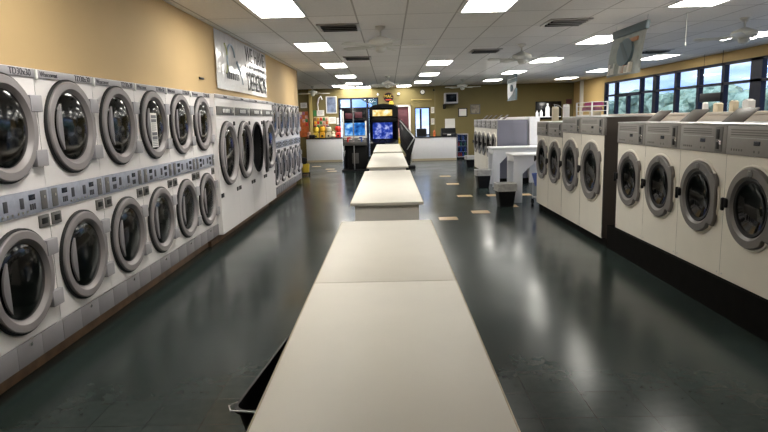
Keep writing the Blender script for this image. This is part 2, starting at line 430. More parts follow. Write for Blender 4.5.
# pipe chases behind the washers
bb = B(); bb.box(3.42, 3.78, 3.4, 11.05, .296, 1.66, .01); bb.box(3.40, 3.80, 3.39, 11.06, 1.66, 1.69, .006); struct(bb.build('wall_washer_chase', 'beige'))
bb = B(); bb.box(3.57, 3.82, 15.36, 19.5, 0, 1.645, .01); bb.box(3.55, 4.35, 15.36, 19.5, 1.645, 1.665, .005); struct(bb.build('wall_rear_chase', 'table_white'))

# ------------------------------------------------------------------ stacked dryers
def door_ring(R, rin, h, prof=None):
    """silver ring around the local X axis"""
    return [(R, 0), (R, h-.007), (R-.007, h), (rin+.032, h), (rin+.002, .006), (rin-.004, -.01)]
def seg_disc(r, y_max, y_c, z_c, x, th, n=14):
    """flat crescent: part of a disc beyond a chord at local y = y_max (left side)"""
    a0 = math.acos(max(-1, min(1, y_max/r)))
    return [(y_c+r*math.cos(a), z_c+r*math.sin(a)) for a in [a0+(2*PI-2*a0)*i/n for i in range(n+1)]]
def dryer_door(parent, cz, R=.332, rin=.246, h=.036, ring='ring_silver', tabs=True, cy=0.0):
    d = B(); d.lathe(door_ring(R, rin, h), 'X', (.004, cy, cz), 56); door = d.build('door', ring, parent)
    g = B(); g.lathe([(R+.014, .0), (R+.014, .018), (R+.008, .024), (R-.004, .016), (R-.004, 0)], 'X', (.002, cy, cz), 56); g.build('gasket', 'gasket', door)
    g = B(); g.lathe([(rin, .012), (rin*.92, .020), (rin*.6, .032), (rin*.2, .038), (.001, .039)], 'X', (.004, cy, cz), 48); g.build('glass', 'dryer_glass', door)
    hd = B(); hd.prism(seg_disc(rin+.004, -rin*.76, cy, cz, 0, 0), 'X', .036, .052, .003); hd.build('door_pull', 'dryer_grey_shaded', door)
    if tabs:
        for z in (cz+.16, cz-.205):
            t = B(); t.prism([(cy+R*.80, z-.055), (cy+.398, z-.055), (cy+.398, z+.055), (cy+R*.80, z+.055)], 'X', .004, .046, .005); t.build('hinge', 'dryer_grey', door)
    return door
W1 = .807
def make_stack_dryer():
    r = empty('stack_dryer')
    hw = W1/2-.002
    b1 = B()
    for z0, z1, cz in ((1.29, 2.03, 1.695), (.33, 1.13, .72)): b1.holed(-hw, hw, z0, z1, 0, cz, .29, 0, .03)
    b1.box(-1.0, -.62, -hw, hw, .17, 2.095)                                  # rear housing
    b1.box(-.62, -.02, -hw, -hw+.015, .17, 2.095); b1.box(-.62, -.02, hw-.015, hw, .17, 2.095)
    b1.box(-.62, 0, -hw, hw, 2.03, 2.095); b1.box(-.62, -.004, -hw, hw, .17, .32); b1.box(-.62, -.004, -hw, hw, 1.135, 1.285)
    b1.build('body', 'white_enamel', r)
    for cz in (1.70, .72):
        d = B(); d.lathe([(.288, -.03), (.30, -.08), (.30, -.58), (.15, -.60), (.001, -.60)], 'X', (0, 0, cz), 40); d.build('drum', 'drum', r)
        dryer_door(r, cz)
    s = B(); s.box(0, .012, -hw, hw, 2.035, 2.09, .003); st = s.build('label_strip', 'dryer_grey', r)
    text('TD30x30', 'lettering', 'text_dark', st, .062, faceX(.0135, .235, 2.062))
    text('Wascomat', 'lettering', 'text_dark', st, .050, faceX(.0135, -.235, 2.062))
    c = B(); c.box(.004, .020, -hw-.001, -hw+.022, 2.02, 2.090, .003); c.build('clip', 'clip_white', st)
    p = B(); p.box(-.002, .014, -hw, hw, 1.132, 1.288, .003); pn = p.build('control_panel', 'panel_grey', r)
    for sgn in (-1, 1):                                                     # the two controllers and their coin mechs
        e = B(); e.box(.013, .020, sgn*.335-.035, sgn*.335+.035, 1.145, 1.275, .004); e.build('coin_plate', 'coin_grey', pn)
        e = B(); e.cyl((.019, sgn*.335, 1.23), .010, .006, 'X', 10); e.build('button', 'chrome', pn)
        t = B(); t.box(.013, .018, sgn*.20-.035, sgn*.20+.035, 1.225, 1.262, .002); t.build('display', 'display', pn)
        for q in range(3):
            e = B(); e.box(.013, .019, sgn*.20-.03+q*.024, sgn*.20-.016+q*.024, 1.16, 1.20, .002); e.build('key', 'text_dark', pn)
        e = B(); e.box(.013, .019, sgn*.085-.02, sgn*.085+.02, 1.18, 1.25, .003); e.build('selector', 'text_dark', pn)
        for q in range(3):
            e = B(); e.cyl((.013, sgn*(.03+.05*q), 1.155), .009, .008, 'X', 10); e.build('button', 'chrome', pn)
    for sgn in (-1, 1):
        q = B(); q.prism([(sgn*.325-.058, 1.02), (sgn*.325+.058, 1.02), (sgn*.325+.058, 1.105), (sgn*.325-.058, 1.105)], 'X', -.002, .012, .004)
        cb = q.build('coin_box', 'coin_grey', r)
        q = B(); q.box(.010, .016, sgn*.325-.035, sgn*.325+.035, 1.045, 1.085, .003); q.build('coin_cup', 'black', cb)
    k0 = B()
    for a, b2 in ((-hw, -.139), (-.1375, .1375), (.139, hw)): k0.box(-.002, .012, a, b2, .172, .325, .003)
    kp = k0.build('kick_panel', 'dryer_grey_shaded', r)
    q = B(); q.cyl((.010, 0, .298), .014, .012, 'X', 14); q.build('lock', 'chrome', kp)
    return r
D0 = make_stack_dryer()
names1 = ['white stacked tumble dryer cut by the left edge of the photo, nearest of the wall',
 'second white stacked dryer from the left edge, yellow wall mirrored in its upper door glass',
 'third white stacked dryer from the left edge, left of the one with a paper notice',
 'white stacked dryer with a printed white notice taped on its upper door glass',
 'white stacked dryer just right of the one with the paper notice',
 'white stacked dryer right beside the tall single-door dryers, last of the near row']
for i in range(6):
    o = D0 if i == 0 else copy_tree(D0)
    o.location = (-2.40, 3.34+W1*(i+.5), 0); tag(o, names1[i], 'dryer', 'stacked dryers in the near row')
names3 = ['far stacked dryer hard against the tall single-door dryers, first of the distant row', 'second stacked dryer of the distant row beyond the tall dryers', 'middle stacked dryer of the five in the distant row', 'fourth stacked dryer of the distant row beyond the tall dryers', 'farthest stacked dryer, at the corner where the tan bulkhead ends']
for i in range(5):
    o = copy_tree(D0); o.location = (-2.40, 12.23+W1*(i+.5), 0); tag(o, names3[i], 'dryer', 'stacked dryers in the far row')
# notice on the fourth dryer
n = empty('paper_notice', (-2.40+.048, 6.06, 1.66), 0, 'white sheet with two blocks of print taped inside the round dryer door ring', 'notice')
b1 = B(); b1.box(0, .003, -.08, .08, -.185, .155); b1.build('sheet', 'paper', n)
b1 = B()
for z in (.12, .08, -.05, -.09): b1.box(.003, .0042, -.065, .065, z-.016, z+.016)
for q in range(4):
    b1.box(.003, .0042, -.06, .05, .045-q*.02, .051-q*.02); b1.box(.003, .0042, -.06, .055, -.118-q*.017, -.112-q*.017)
b1.build('print', 'paper_ink', n)

# tall single-door dryers
W2 = 1.0
def make_tall_dryer():
    r = empty('tall_dryer'); hw = W2/2-.002
    b1 = B(); b1.holed(-hw, hw, .175, 2.02, 0, 1.27, .40, 0, .03)
    b1.box(-1.05, -.7, -hw, hw, .17, 2.095); b1.box(-.7, 0, -hw, -hw+.015, .17, 2.095); b1.box(-.7, 0, hw-.015, hw, .17, 2.095); b1.box(-.7, 0, -hw, hw, 2.02, 2.095)
    b1.box(-.7, 0, -hw, hw, .168, .176)
    b1.build('body', 'white_enamel', r)
    d = B(); d.lathe([(.398, -.03), (.41, -.1), (.41, -.66), (.2, -.68), (.001, -.68)], 'X', (0, 0, 1.27), 44); d.build('drum', 'drum', r)
    s = B(); s.box(0, .012, -hw, hw, 2.04, 2.088, .003); st = s.build('label_strip', 'dryer_grey', r)
    text('Wascomat', 'lettering', 'text_dark', st, .038, faceX(.0135, 0, 2.067))
    p = B(); p.box(0, .012, -.46, .46, 1.81, 1.93, .003); lp = p.build('control_panel', 'coin_grey', r)
    p = B(); p.box(.012, .015, -.20, .30, 1.835, 1.91, .002); p.build('display', 'text_dark', lp)
    p = B()
    for q in range(5): p.box(.015, .018, -.17+q*.075, -.13+q*.075, 1.845, 1.90, .002)
    p.build('symbol', 'clip_white', lp)
    p = B(); p.cyl((.012, .37, 1.87), .022, .012, 'X', 16); p.build('knob', 'clip_white', lp)
    q = B(); q.box(0, .02, .40, .45, 1.66, 1.72, .004); q.build('start_button', 'black', r)
    q = B(); q.box(0, .008, -.48, -.35, .675, .735, .003); q.build('coin_slot', 'black', r)
    q = B(); q.box(0, .008, .38, .47, .675, .735, .003); q.build('coin_slot', 'black', r)
    return r
def tall_door(parent, origin, ang=0.0):
    """door hung on its right (far) side"""
    R, rin, h, cy, cz = .445, .355, .05, 0, 1.27
    def place(o):
        if ang:
            o.location = (origin, .46, 0); o.rotation_euler = (0, 0, ang)
        return o
    off = -.46 if ang else 0
    d = B(); d.lathe(door_ring(R, rin, h), 'X', (.004, cy+off, cz), 56); door = place(d.build('door', 'ring_silver', parent))
    g = B(); g.lathe([(R+.014, .0), (R+.014, .018), (R+.008, .024), (R-.004, .016), (R-.004, 0)], 'X', (.002, cy+off, cz), 56); g.build('gasket', 'gasket', door)
    g = B(); g.lathe([(rin, .012), (rin*.92, .022), (rin*.6, .034), (rin*.2, .04), (.001, .041)], 'X', (.004, cy+off, cz), 48); g.build('glass', 'dryer_glass', door)
    hd = B(); hd.prism(seg_disc(rin+.004, -rin*.78, cy+off, cz, 0, 0), 'X', .04, .056, .003); hd.build('door_pull', 'dryer_grey_shaded', door)
T0 = make_tall_dryer()
tl = ['tall white single-door dryer nearest the camera, closed round door', 'second tall white dryer, closed, left of the one standing ajar', 'tall white dryer with its round door ajar', 'tall white dryer with bluish glow in its glass, right of the ajar door']
tall = [T0]+[copy_tree(T0) for _ in range(3)]
for i, o in enumerate(tall):
    o.location = (-2.33, 8.18+W2*(i+.5), 0); tag(o, tl[i], 'dryer', 'tall single-door dryers')
    tall_door(o, .006, math.radians(14) if i == 2 else 0)
    if i == 2:
        g = B(); g.lathe([(.44, 0), (.44, .012), (.40, .016), (.396, -.03)], 'X', (.001, 0, 1.27), 48); g.build('door_seal', 'gasket', o)

# ------------------------------------------------------------------ washers
def wash_rf(R):
    def f(a, r):
        t = (a+PI) % (2*PI)-PI
        if r < R*.80: return r
        if abs(t) < math.radians(44):
            ext = min(1.13, 1.0/max(.2, math.cos(t)))
            return r*max(1.0, ext)
        if t < 0 and abs(t) < math.radians(54): return r*.95
        return r
    return f
def make_washer(w, z0, zp, zt, cz, R, depth, nm='front_load_washer', lid=True, side='wash_side'):
    """front at x=0, viewer's right = +y"""
    r = empty(nm); hw = w/2-.002; rin = R*.70
    b1 = B(); b1.box(-depth, -.40, -hw, hw, z0, zt, .004)
    b1.box(-.40, -.012, -hw, -hw+.012, z0, zt); b1.box(-.40, -.012, hw-.012, hw, z0, zt); b1.box(-.40, -.012, -hw, hw, zt-.015, zt); b1.box(-.40, -.012, -hw, hw, z0, z0+.012)
    b1.build('body', side, r)
    f = B(); f.holed(-hw, hw, z0+.002, zp, 0, cz, rin*1.06, 0, .03); f.box(-.014, 0, -hw, hw, z0, z0+.003)
    f.lathe([(R*1.08, -.002), (R*1.075, .012), (R*1.04, .016), (R*1.0, .004)], 'X', (0, 0, cz), 56); fp = f.build('front_panel', 'washer_white', r)
    for sg in (-1, 1):
        q = B(); q.cyl((0, sg*(hw-.035), z0+.035), .007, .005, 'X', 8); q.build('screw', 'steel', fp)
    d = B(); d.lathe([(rin*1.05, -.03), (rin*1.12, -.07), (rin*1.12, -.37), (rin*.3, -.385), (.001, -.385)], 'X', (0, 0, cz), 40); d.build('drum', 'drum', r)
    d = B(); d.lathe([(R, .004), (R, .028), (R-.008, .036), (rin+.030, .036), (rin+.002, .010), (rin*.97, -.02)], 'X', (0, 0, cz), 72, rf=wash_rf(R)); door = d.build('door', 'wash_ring', r)
    g = B(); g.lathe([(rin, .010), (rin*.9, .004), (rin*.7, -.015), (rin*.4, -.03), (.001, -.035)], 'X', (0, 0, cz), 44); g.build('glass', 'washer_glass', door)
    g = B(); g.lathe([(rin*1.04, .016), (rin*1.0, .022), (rin*.90, .016), (rin*.88, .005)], 'X', (0, 0, cz), 48); g.build('inner_rim', 'black', door)
    q = B(); q.lathe([(.001, .006), (.018, .006), (.022, .003), (.024, 0)], 'X', (.036, 0, cz+R*.86), 24, rf=lambda a, rr: rr*(1.6 if abs(math.cos(a)) > .5 else 1.1)); q.build('badge', 'coin_grey', door)
    q = B(); q.box(.01, .060, -R-.035, -R+.04, cz-.035, cz+.045, .018, 3); q.box(.04, .07, -R-.02, -R+.012, cz-.06, cz+.05, .012); q.build('latch', 'black', door)
    p = B(); p.prism([(-.03, zp+.002), (.014, zp+.002), (.010, zt-.004), (-.03, zt-.004)], 'Y', -hw, hw, .004); cp = p.build('control_panel', 'wash_panel', r)
    hp = zt-zp
    q = B(); q.box(.009, .015, -.06+w*.05, .02+w*.05, zp+hp*.36, zp+hp*.50, .002); q.build('display', 'display', cp)
    q = B(); q.box(.008, .016, hw-.17, hw-.055, zp+hp*.06, zp+hp*.93, .003); cs = q.build('coin_slot', 'coin_grey', cp)
    q = B(); q.box(.012, .019, hw-.15, hw-.10, zp+hp*.5, zp+hp*.85, .003); q.box(.012, .019, hw-.15, hw-.10, zp+hp*.15, zp+hp*.4, .003); q.build('coin_opening', 'black', cs)
    q = B(); q.box(.012, .024, hw-.095, hw-.065, zp+hp*.30, zp+hp*.46, .003); q.build('coin_return', 'chrome', cs)
    q = B()
    for a in range(5): q.box(.010, .0145, -hw+.07+a*.035, -hw+.09+a*.035, zp+hp*.14, zp+hp*.22, .002)
    q.box(.010, .0145, -.02, 0, zp+hp*.12, zp+hp*.2, .002); q.box(.010, .0145, .04, .06, zp+hp*.12, zp+hp*.2, .002)
    for zz in (.84, .76, .68):
        q.box(.007, .0125, -hw+.06, hw*.40, zp+hp*zz-.004, zp+hp*zz+.004)
    q.build('keypad', 'wash_text', cp)
    q = B(); q.box(.008, .0135, -hw+.05, hw-.2, zp+hp*.57, zp+hp*.585); q.build('stripe', 'steel', cp)
    tp = B(); tp.box(-depth, .016, -hw, hw, zt-.002, zt+.012, .004); tp.build('top_trim', 'steel', r)
    if lid:
        M = Matrix.Translation((-.20, .07, zt+.016)) @ Matrix.Rotation(math.radians(-50), 4, 'Y')
        q = B(); q.box(-.05, .05, -.10, .24, zt+.010, zt+.016, .002, M=Matrix.Translation((-.23, 0, 0))); so = q.build('soap_hopper', 'plastic_white', r)
        q = B(); q.box(-.012, .0, -.16, .16, 0, .19, .005, M=M); q.build('soap_lid', 'wash_side', so)
    return r
NW = .795
w0 = make_washer(NW, .30, 1.345, 1.585, .945, .315, .6)
wl = ['front-load washer at the far end of the near row, beside the taller washers\' dark side', 'second front-load washer of the near row, counted from the taller washers', 'third front-load washer of the near row, next to the one cut by the photo\'s edge', 'front-load washer nearest the camera, cut off by the photo\'s right edge']
for i in range(4):
    o = w0 if i == 0 else copy_tree(w0)
    o.location = (2.80, 7.40-NW*(i+.5), 0); o.rotation_euler = (0, 0, PI); tag(o, wl[i], 'washer', 'front-load washers in the near row')
big = make_washer(.915, .11, 1.428, 1.655, .945, .385, .68, 'large_front_load_washer', lid=False)
sml = make_washer(.80, .11, 1.345, 1.58, .93, .345, .68, 'large_front_load_washer', lid=False)
tag(big, 'large front-load washer at the near end of the taller group, showing its dark side', 'washer'); big.location = (2.72, 8.11, 0)
b2 = copy_tree(big); b2.location = (2.72, 9.03, 0); tag(b2, 'large front-load washer second from the dark-sided end of its group', 'washer')
tag(sml, 'slightly lower large washer third from the dark-sided end of its group', 'washer'); sml.location = (2.72, 9.895, 0)
s2 = copy_tree(sml); s2.location = (2.72, 10.70, 0); tag(s2, 'large washer at the far end of its group, beside the folding table', 'washer')
for o in (big, b2, sml, s2): o.rotation_euler = (0, 0, PI); o['group'] = 'large front-load washers'
rear = make_washer(.81, .12, 1.38, 1.60, .93, .33, .78, 'front_load_washer', lid=True, side='grey_panel')
rl = ['distant front-load washer whose grey side faces the folding tables', 'distant front-load washer second from the grey side panel', 'distant front-load washer third, in the middle of its row', 'distant front-load washer fourth from the grey side panel', 'farthest front-load washer, nearest the drinks cooler']
for i in range(5):
    o = rear if i == 0 else copy_tree(rear)
    o.location = (2.75, 15.42+.812*(i+.5), 0); o.rotation_euler = (0, 0, PI); tag(o, rl[i], 'washer', 'front-load washers in the distant row')

# ------------------------------------------------------------------ folding tables down the middle
def make_table(y0, y1, label, group='white folding tables in the centre line', x0=-.412, x1=.338, zt=.86):
    cx = (x0+x1)/2; r = empty('folding_table', (cx, (y0+y1)/2, 0), 0, label, 'table', group)
    hx = (x1-x0)/2; hy = (y1-y0)/2
    t = B(); t.box(-hx+.006, hx-.006, -hy+.002, hy-.002, zt-.03, zt, .003); tp = t.build('tabletop', 'laminate', r)
    e = B()
    for s in (-1, 1): e.box(s*hx-(.006 if s > 0 else 0), s*hx+(.006 if s < 0 else 0), -hy, hy, zt-.038, zt-.0005, .002)
    e.build('edge_band', 'laminate_edge', tp)
    for s in (-1, 1):
        p = B(); p.box(-hx+.045, hx-.045, s*(hy-.06)-.012, s*(hy-.06)+.012, .0, zt-.03, .003); p.build('end_panel', 'laminate_body', r)
    p = B(); p.box(-.012, .012, -hy+.072, hy-.072, .40, zt-.03); p.build('spine', 'laminate_body', r)
    p = B(); p.box(-hx+.05, hx-.05, -hy+.072, hy-.072, .385, .405, .003); p.build('undershelf', 'laminate_body', r)
    return r
make_table(.45, 3.048, 'white laminate folding table nearest the camera, black bin poking out under it')
make_table(3.052, 4.96, 'white laminate folding table butted to the far end of the nearest one')
make_table(6.06, 9.90, 'second island of white folding table, standing alone past the first gap')
make_table(10.72, 15.05, 'white folding table beside the arcade machines, third island from the camera')
make_table(15.38, 20.0, 'farthest white folding table, right in front of the driving game', zt=.88)
# black bin pushed in askew on the undershelf
M = empty('storage_bin', (-.35, 2.54, .406), math.radians(-6), 'black plastic bin poking out askew from under the nearest white table', 'bin')
def rrect(hx, hy, r, n=5):
    out = []
    for cx, cy, a0 in ((hx-r, hy-r, 0), (-hx+r, hy-r, PI/2), (-hx+r, -hy+r, PI), (hx-r, -hy+r, 1.5*PI)):
        for i in range(n+1):
            a = a0+PI/2*i/n; out.append((cx+r*math.cos(a), cy+r*math.sin(a)))
    return out
def loft(bq, secs, cap0=True, cap1=False):
    """secs: list of (points2d, z)"""
    t = bmesh.new(); rings = [[t.verts.new((x, y, z)) for x, y in pts] for pts, z in secs]; n = len(rings[0])
    for A, C in zip(rings, rings[1:]):
        for i in range(n): t.faces.new((A[i], A[(i+1) % n], C[(i+1) % n], C[i]))
    if cap0: t.faces.new(rings[0][::-1])
    if cap1: t.faces.new(rings[-1])
    bmesh.ops.recalc_face_normals(t, faces=t.faces[:])
    return bq.merge(t)
q = B(); loft(q, [(rrect(.20, .36, .05), 0), (rrect(.23, .405, .05), .18), (rrect(.24, .415, .05), .185), (rrect(.24, .415, .05), .20), (rrect(.23, .40, .05), .20), (rrect(.195, .355, .05), .012)], True, True)
q.build('bin_body', 'black', M)
q = B(); q.tube([(-.235, -.35, .205), (-.255, -.39, .21), (-.235, -.43, .21), (-.1, -.44, .21), (.2, -.43, .21), (.24, -.40, .21), (.235, -.36, .205)], .003, 8); q.build('wire_handle', 'steel', M)

# ------------------------------------------------------------------ ceiling things
lights = [(-1.32, 7.41), (-1.32, 11.26), (-1.30, 15.11), (-1.28, 18.95), (-1.24, 22.75), (-1.87, 24.1), (1.24, 7.41), (1.27, 15.11), (1.28, 18.95), (1.29, 22.75), (.66, 25.2), (-1.66, 25.38), (-1.0, 25.38),
          (3.87, 7.41), (3.87, 11.26), (3.87, 15.11), (3.88, 18.95), (3.88, 22.75), (6.60, 11.26), (6.60, 15.11), (6.60, 19.1), (6.60, 22.75)]
lights += [(-1.32, 3.56), (3.87, 3.56)]
lp = None
colname = {-1: 'left', 1: 'centre', 3: 'right of centre', 6: 'window side'}
rown = {3.56: 'row above the camera', 7.41: 'nearest row', 11.26: 'second row', 15.11: 'third row', 18.95: 'fourth row', 19.1: 'fourth row', 22.75: 'fifth row'}
for x, y in lights:
    if lp is None:
        lp = o = empty('ceiling_light')
        f = B()
        for a, b2, c0, d0 in ((-.31, .31, -.615, -.585), (-.31, .31, .585, .615), (-.31, -.28, -.585, .585), (.28, .31, -.585, .585)): f.box(a, b2, c0, d0, -.012, 0, .002)
        f.build('frame', 'light_frame', o)
        f = B(); f.box(-.28, .28, -.585, .585, -.007, -.001); f.build('diffuser', 'diffuser', o)
    else: o = copy_tree(lp)
    o.location = (x, y, CEIL)
    if (x, y) == (-1.87, 24.1): lab = 'lit ceiling panel offset to the left at the back, over the alcove counter'
    elif y == 25.38: lab = 'lit ceiling panel against the back wall above the storefront window, %s of two' % ('left' if x < -1.3 else 'right')
    elif (x, y) == (.66, 25.2): lab = 'lit ceiling panel against the back wall, over the glass door'
    else:
        kx = -1 if x < 0 else (1 if x < 2 else (3 if x < 5 else 6))
        lab = 'glowing white ceiling panel of the %s, in the %s column' % (rown[y], colname[kx])
    tag(o, lab, 'light', 'fluorescent ceiling panels')
def make_fan():
    r = empty('ceiling_fan')
    f = B(); f.lathe([(.001, 0), (.075, 0), (.07, -.03), (.03, -.06), (.001, -.06)], 'Z', (0, 0, 0), 24); f.build('canopy', 'fan_white', r)
    f = B(); f.cyl((0, 0, -.15), .014, .10); f.build('downrod', 'fan_white', r)
    f = B(); f.lathe([(.001, -.14), (.04, -.14), (.09, -.165), (.165, -.19), (.185, -.225), (.17, -.26), (.11, -.285), (.001, -.285)], 'Z', (0, 0, 0), 32); f.build('motor', 'fan_white', r)
    f = B(); f.lathe([(.001, -.285), (.075, -.285), (.085, -.31), (.07, -.35), (.04, -.37), (.001, -.375)], 'Z', (0, 0, 0), 24); f.build('switch_housing', 'fan_white', r)
    for k in range(5):
        Mr = Matrix.Rotation(2*PI*k/5+.18, 4, 'Z'); tilt = Matrix.Rotation(math.radians(10), 4, 'X')
        f = B(); f.prism([(.20, -.05), (.30, -.062), (.60, -.07), (.65, -.055), (.665, 0), (.65, .055), (.60, .07), (.30, .062), (.20, .05)], 'Z', -.004, .004, M=Mr @ Matrix.Translation((0, 0, -.275)) @ tilt)
        bl = f.build('blade', 'fan_white', r)
        f = B(); f.box(.10, .26, -.018, .018, -.282, -.274, .003, M=Mr); f.build('blade_bracket', 'fan_white', bl)
    return r
fan0 = None
for x, y, lab in ((-.09, 9.03, 'white ceiling fan above the first gap in the centre tables'), (2.54, 11.67, 'white ceiling fan in front of the far hanging banner'), (5.22, 9.11, 'white ceiling fan nearest the storefront windows'),
                  (2.65, 21.8, 'small distant ceiling fan near the wall television'), (0.0, 19.3, 'distant ceiling fan above the driving game'), (-2.95, 24.0, 'distant white ceiling fan in the left alcove')):
    o = make_fan() if fan0 is None else copy_tree(fan0)
    if fan0 is None: fan0 = o
    o.location = (x, y, CEIL); o.rotation_euler = (0, 0, x*1.7); tag(o, lab, 'fan', 'ceiling fans')
v0 = None
for x, y, lab in ((-.68, 8.98, 'dark ceiling air vent left of the nearest fan'), (-.64, 13.4, 'small dark ceiling vent in the left centre, behind the nearest fan'), (2.6, 9.05, 'dark ceiling air vent between the centre and right light panels'), (5.86, 13.6, 'dark ceiling vent right of the near hanging banner'), (2.0, 12.6, 'dark ceiling vent just left of the fan before the far banner')):
    if v0 is None:
        o = v0 = empty('ceiling_vent')
        f = B()
        for k in range(1):
            for a, b2, c0, d0 in ((-.30, .30, -.31, -.25), (-.30, .30, .25, .31), (-.30, -.25, -.25, .25), (.25, .30, -.25, .25)): f.box(a, b2, c0, d0, -.02, 0, .003)
        f.build('frame', 'vent_chrome', o)
        f = B(); f.box(-.25, .25, -.25, .25, -.004, -.001); f.build('duct_opening', 'vent_dark', o)
        for k in range(6):
            f = B(); f.box(-.25, .25, -.025, .025, -.002, .002, M=Matrix.Translation((0, -.21+.084*k, -.022)) @ Matrix.Rotation(math.radians(38), 4, 'X')); f.build('louver', 'vent_dark' if k % 2 else 'vent_chrome', o)
    else: o = copy_tree(v0)
    o.location = (x, y, CEIL); tag(o, lab, 'vent', 'ceiling vents')
o = empty('pull_cord', (4.08, 8.5, CEIL), 0, 'thin pull cord with a small weight hanging from the ceiling before the window side fan', 'cord')
f = B(); f.tube([(0, 0, 0), (.002, 0, -.2), (0, 0, -.40)], .004, 6); f.build('cord', 'fan_white', o)
f = B(); f.lathe([(.001, -.39), (.008, -.395), (.012, -.43), (.008, -.445), (.001, -.447)], 'Z', (0, 0, 0), 12); f.build('weight', 'fan_white', o)

# hanging banners (double sided, edge along the aisle)
def hang_banner(x, y0, y1, zt, zb, label, pale):
    """faces -x; viewer's right = smaller y"""
    r = empty('hanging_banner', (x, (y0+y1)/2, zt), 0, label, 'banner', 'banners hung from the ceiling')
    hy = (y1-y0)/2; H = zt-zb; n = 12
    bq = B(); t = bmesh.new(); rows = []
    for j in range(7):
        row = []
        for i in range(n+1):
            u = -1+2*i/n; row.append(t.verts.new((.02*math.sin(u*3+j*.6)*(j/6), u*hy, -H*j/6)))
        rows.append(row)
    for A, C in zip(rows, rows[1:]):
        for i in range(n): t.faces.new((A[i], A[i+1], C[i+1], C[i]))
    ex = bmesh.ops.solidify(t, geom=t.faces[:], thickness=.004)
    bq.merge(t); r.rotation_euler = (0, 0 if pale else .15, 0)
    sh = bq.build('sheet', 'plastic_white' if pale else 'sign_poly', r)
    f = B(); f.box(-.024, .024, -hy, hy, -.10, .012, .004); f.build('header_strip', 'sign_slate', r)
    if not pale:
        f = B(); f.prism([(.28*math.cos(a)-.0, -H*.52+.20*math.sin(a)) for a in [2*PI*i/28 for i in range(28)]], 'X', -.027, .026); f.build('oval_print', 'sign_blue', sh)
        f = B(); f.prism([(.24, -H*.30), (.14, -H*.28), (-.22, -H*.70), (-.10, -H*.74)], 'X', -.030, .029); f.build('diagonal_print', 'sign_slate', sh)
        f = B()
        for a, w, h in ((.50, .035, .16), (.40, .05, .10), (.33, .03, .17), (.02, .09, .12), (-.12, .05, .10), (-.26, .04, .14)): f.box(-.026, .025, a-w, a+w, -H+.03, -H+.03+h, .006); f.build('bottle_print', 'sign_cream', sh); f = B()
        f = B(); f.box(-.026, .025, -.40, -.05, -H*.33, -H*.25, .004); f.box(-.026, .025, -.10, .02, -H+.03, -H+.14, .004); f.build('caption_print', 'sign_rust', sh)
    else:
        f = B(); f.box(-.027, .026, -hy*.95, hy*.95, -H*.30, -H*.17, .004); f.prism([(-hy, -H), (hy, -H), (-hy*.2, -H*.80), (-hy, -H*.55)], 'X', -.030, .029); f.build('blue_print', 'sign_blue', sh)
        f = B(); f.prism([(.02+.12*math.cos(a), -H*.52+.10*math.sin(a)) for a in [2*PI*i/20 for i in range(20)]], 'X', -.032, .031); f.build('emblem_print', 'sign_slate', sh)
    f = B()
    for s in (-.9, .9): f.tube([(0, s*hy, 0), (0, s*hy, CEIL-zt)], .004, 6)
    f.build('hanger', 'steel', r)
hang_banner(3.56, 8.48, 9.74, 2.935, 2.245, 'hanging plastic banner with dark header and blue oval, nearer the camera, before the windows', False)
hang_banner(3.62, 17.3, 18.5, 2.88, 2.15, 'pale hanging banner with blue corner, far one before the olive back wall', True)

# wall banner with glossy vinyl
wb = empty('wall_banner', (-2.42, 10.42, 2.60), 0, 'glossy white vinyl banner with dark lettering on the tan wall above the tall dryers', 'banner')
t = bmesh.new(); rows = []; ny = 26; nz = 10
for j in range(nz+1):
    row = []
    for i in range(ny+1):
        u = i/ny; v = j/nz
        y = -1.80+3.42*u+.16*(1-v)*(u) ; z = .41-.82*v+(.0-.02*u)*v
        row.append(t.verts.new((.014+.004*math.sin(u*11+v*4)+.003*math.sin(u*5-v*9)+.010*v, y, z)))
    rows.append(row)
for A, C in zip(rows, rows[1:]):
    for i in range(ny): t.faces.new((A[i], A[i+1], C[i+1], C[i]))
bmesh.ops.recalc_face_normals(t, faces=t.faces[:])
bmesh.ops.solidify(t, geom=t.faces[:], thickness=.004)
bq = B(); bq.merge(t); sh = bq.build('vinyl_sheet', 'banner_vinyl', wb, sharp=80)
text('WE HAVE', 'lettering', 'text_black', wb, .36, faceX(.0275, .76, .235), .002, sx=1.0)
text('DEHENDS', 'lettering', 'text_black', wb, .40, faceX(.0345, .80, -.235), .002, sx=.86)
f = B()
rr = random.Random(3)
for k in range(13):
    for zz in (.06, -.06):
        yy = -.04+k*.125; f = B(); f.box(.028, .031, yy, yy+.03+.05*rr.random(), zz-.03-.02*rr.random(), zz+.02*rr.random()); f.build('small_print', 'text_dark', wb)
f = B(); f.tube([(.022, -1.35+.18*math.sin(a), .04+.22*math.cos(a)) for a in [.2+2.6*i/14 for i in range(15)]], .016, 6); f.build('green_swoosh', 'logo_green', wb)
f = B(); f.tube([(.022, -.95-.24*math.sin(a), .02+.26*math.cos(a)) for a in [-1.2+3.4*i/16 for i in range(17)]], .018, 6); f.tube([(.022, -.62, .05), (.022, -.42, -.1), (.024, -.32, -.28)], .02, 6); f.build('blue_swoosh', 'logo_blue', wb)
f = B()
for k in range(7):
    f = B(); f.box(.028, .031, -1.25+k*.11, -1.19+k*.11, -.24, -.14); f.build('logo_print', 'text_dark', wb)
f = B(); f.box(0, .02, -.08, .08, -.012, .012, .004); o = f.build('wall_hook', 'black', None, (-2.42, 7.94, 2.28)); tag(o, 'small dark bracket on the bare tan wall left of the banner', 'hook')

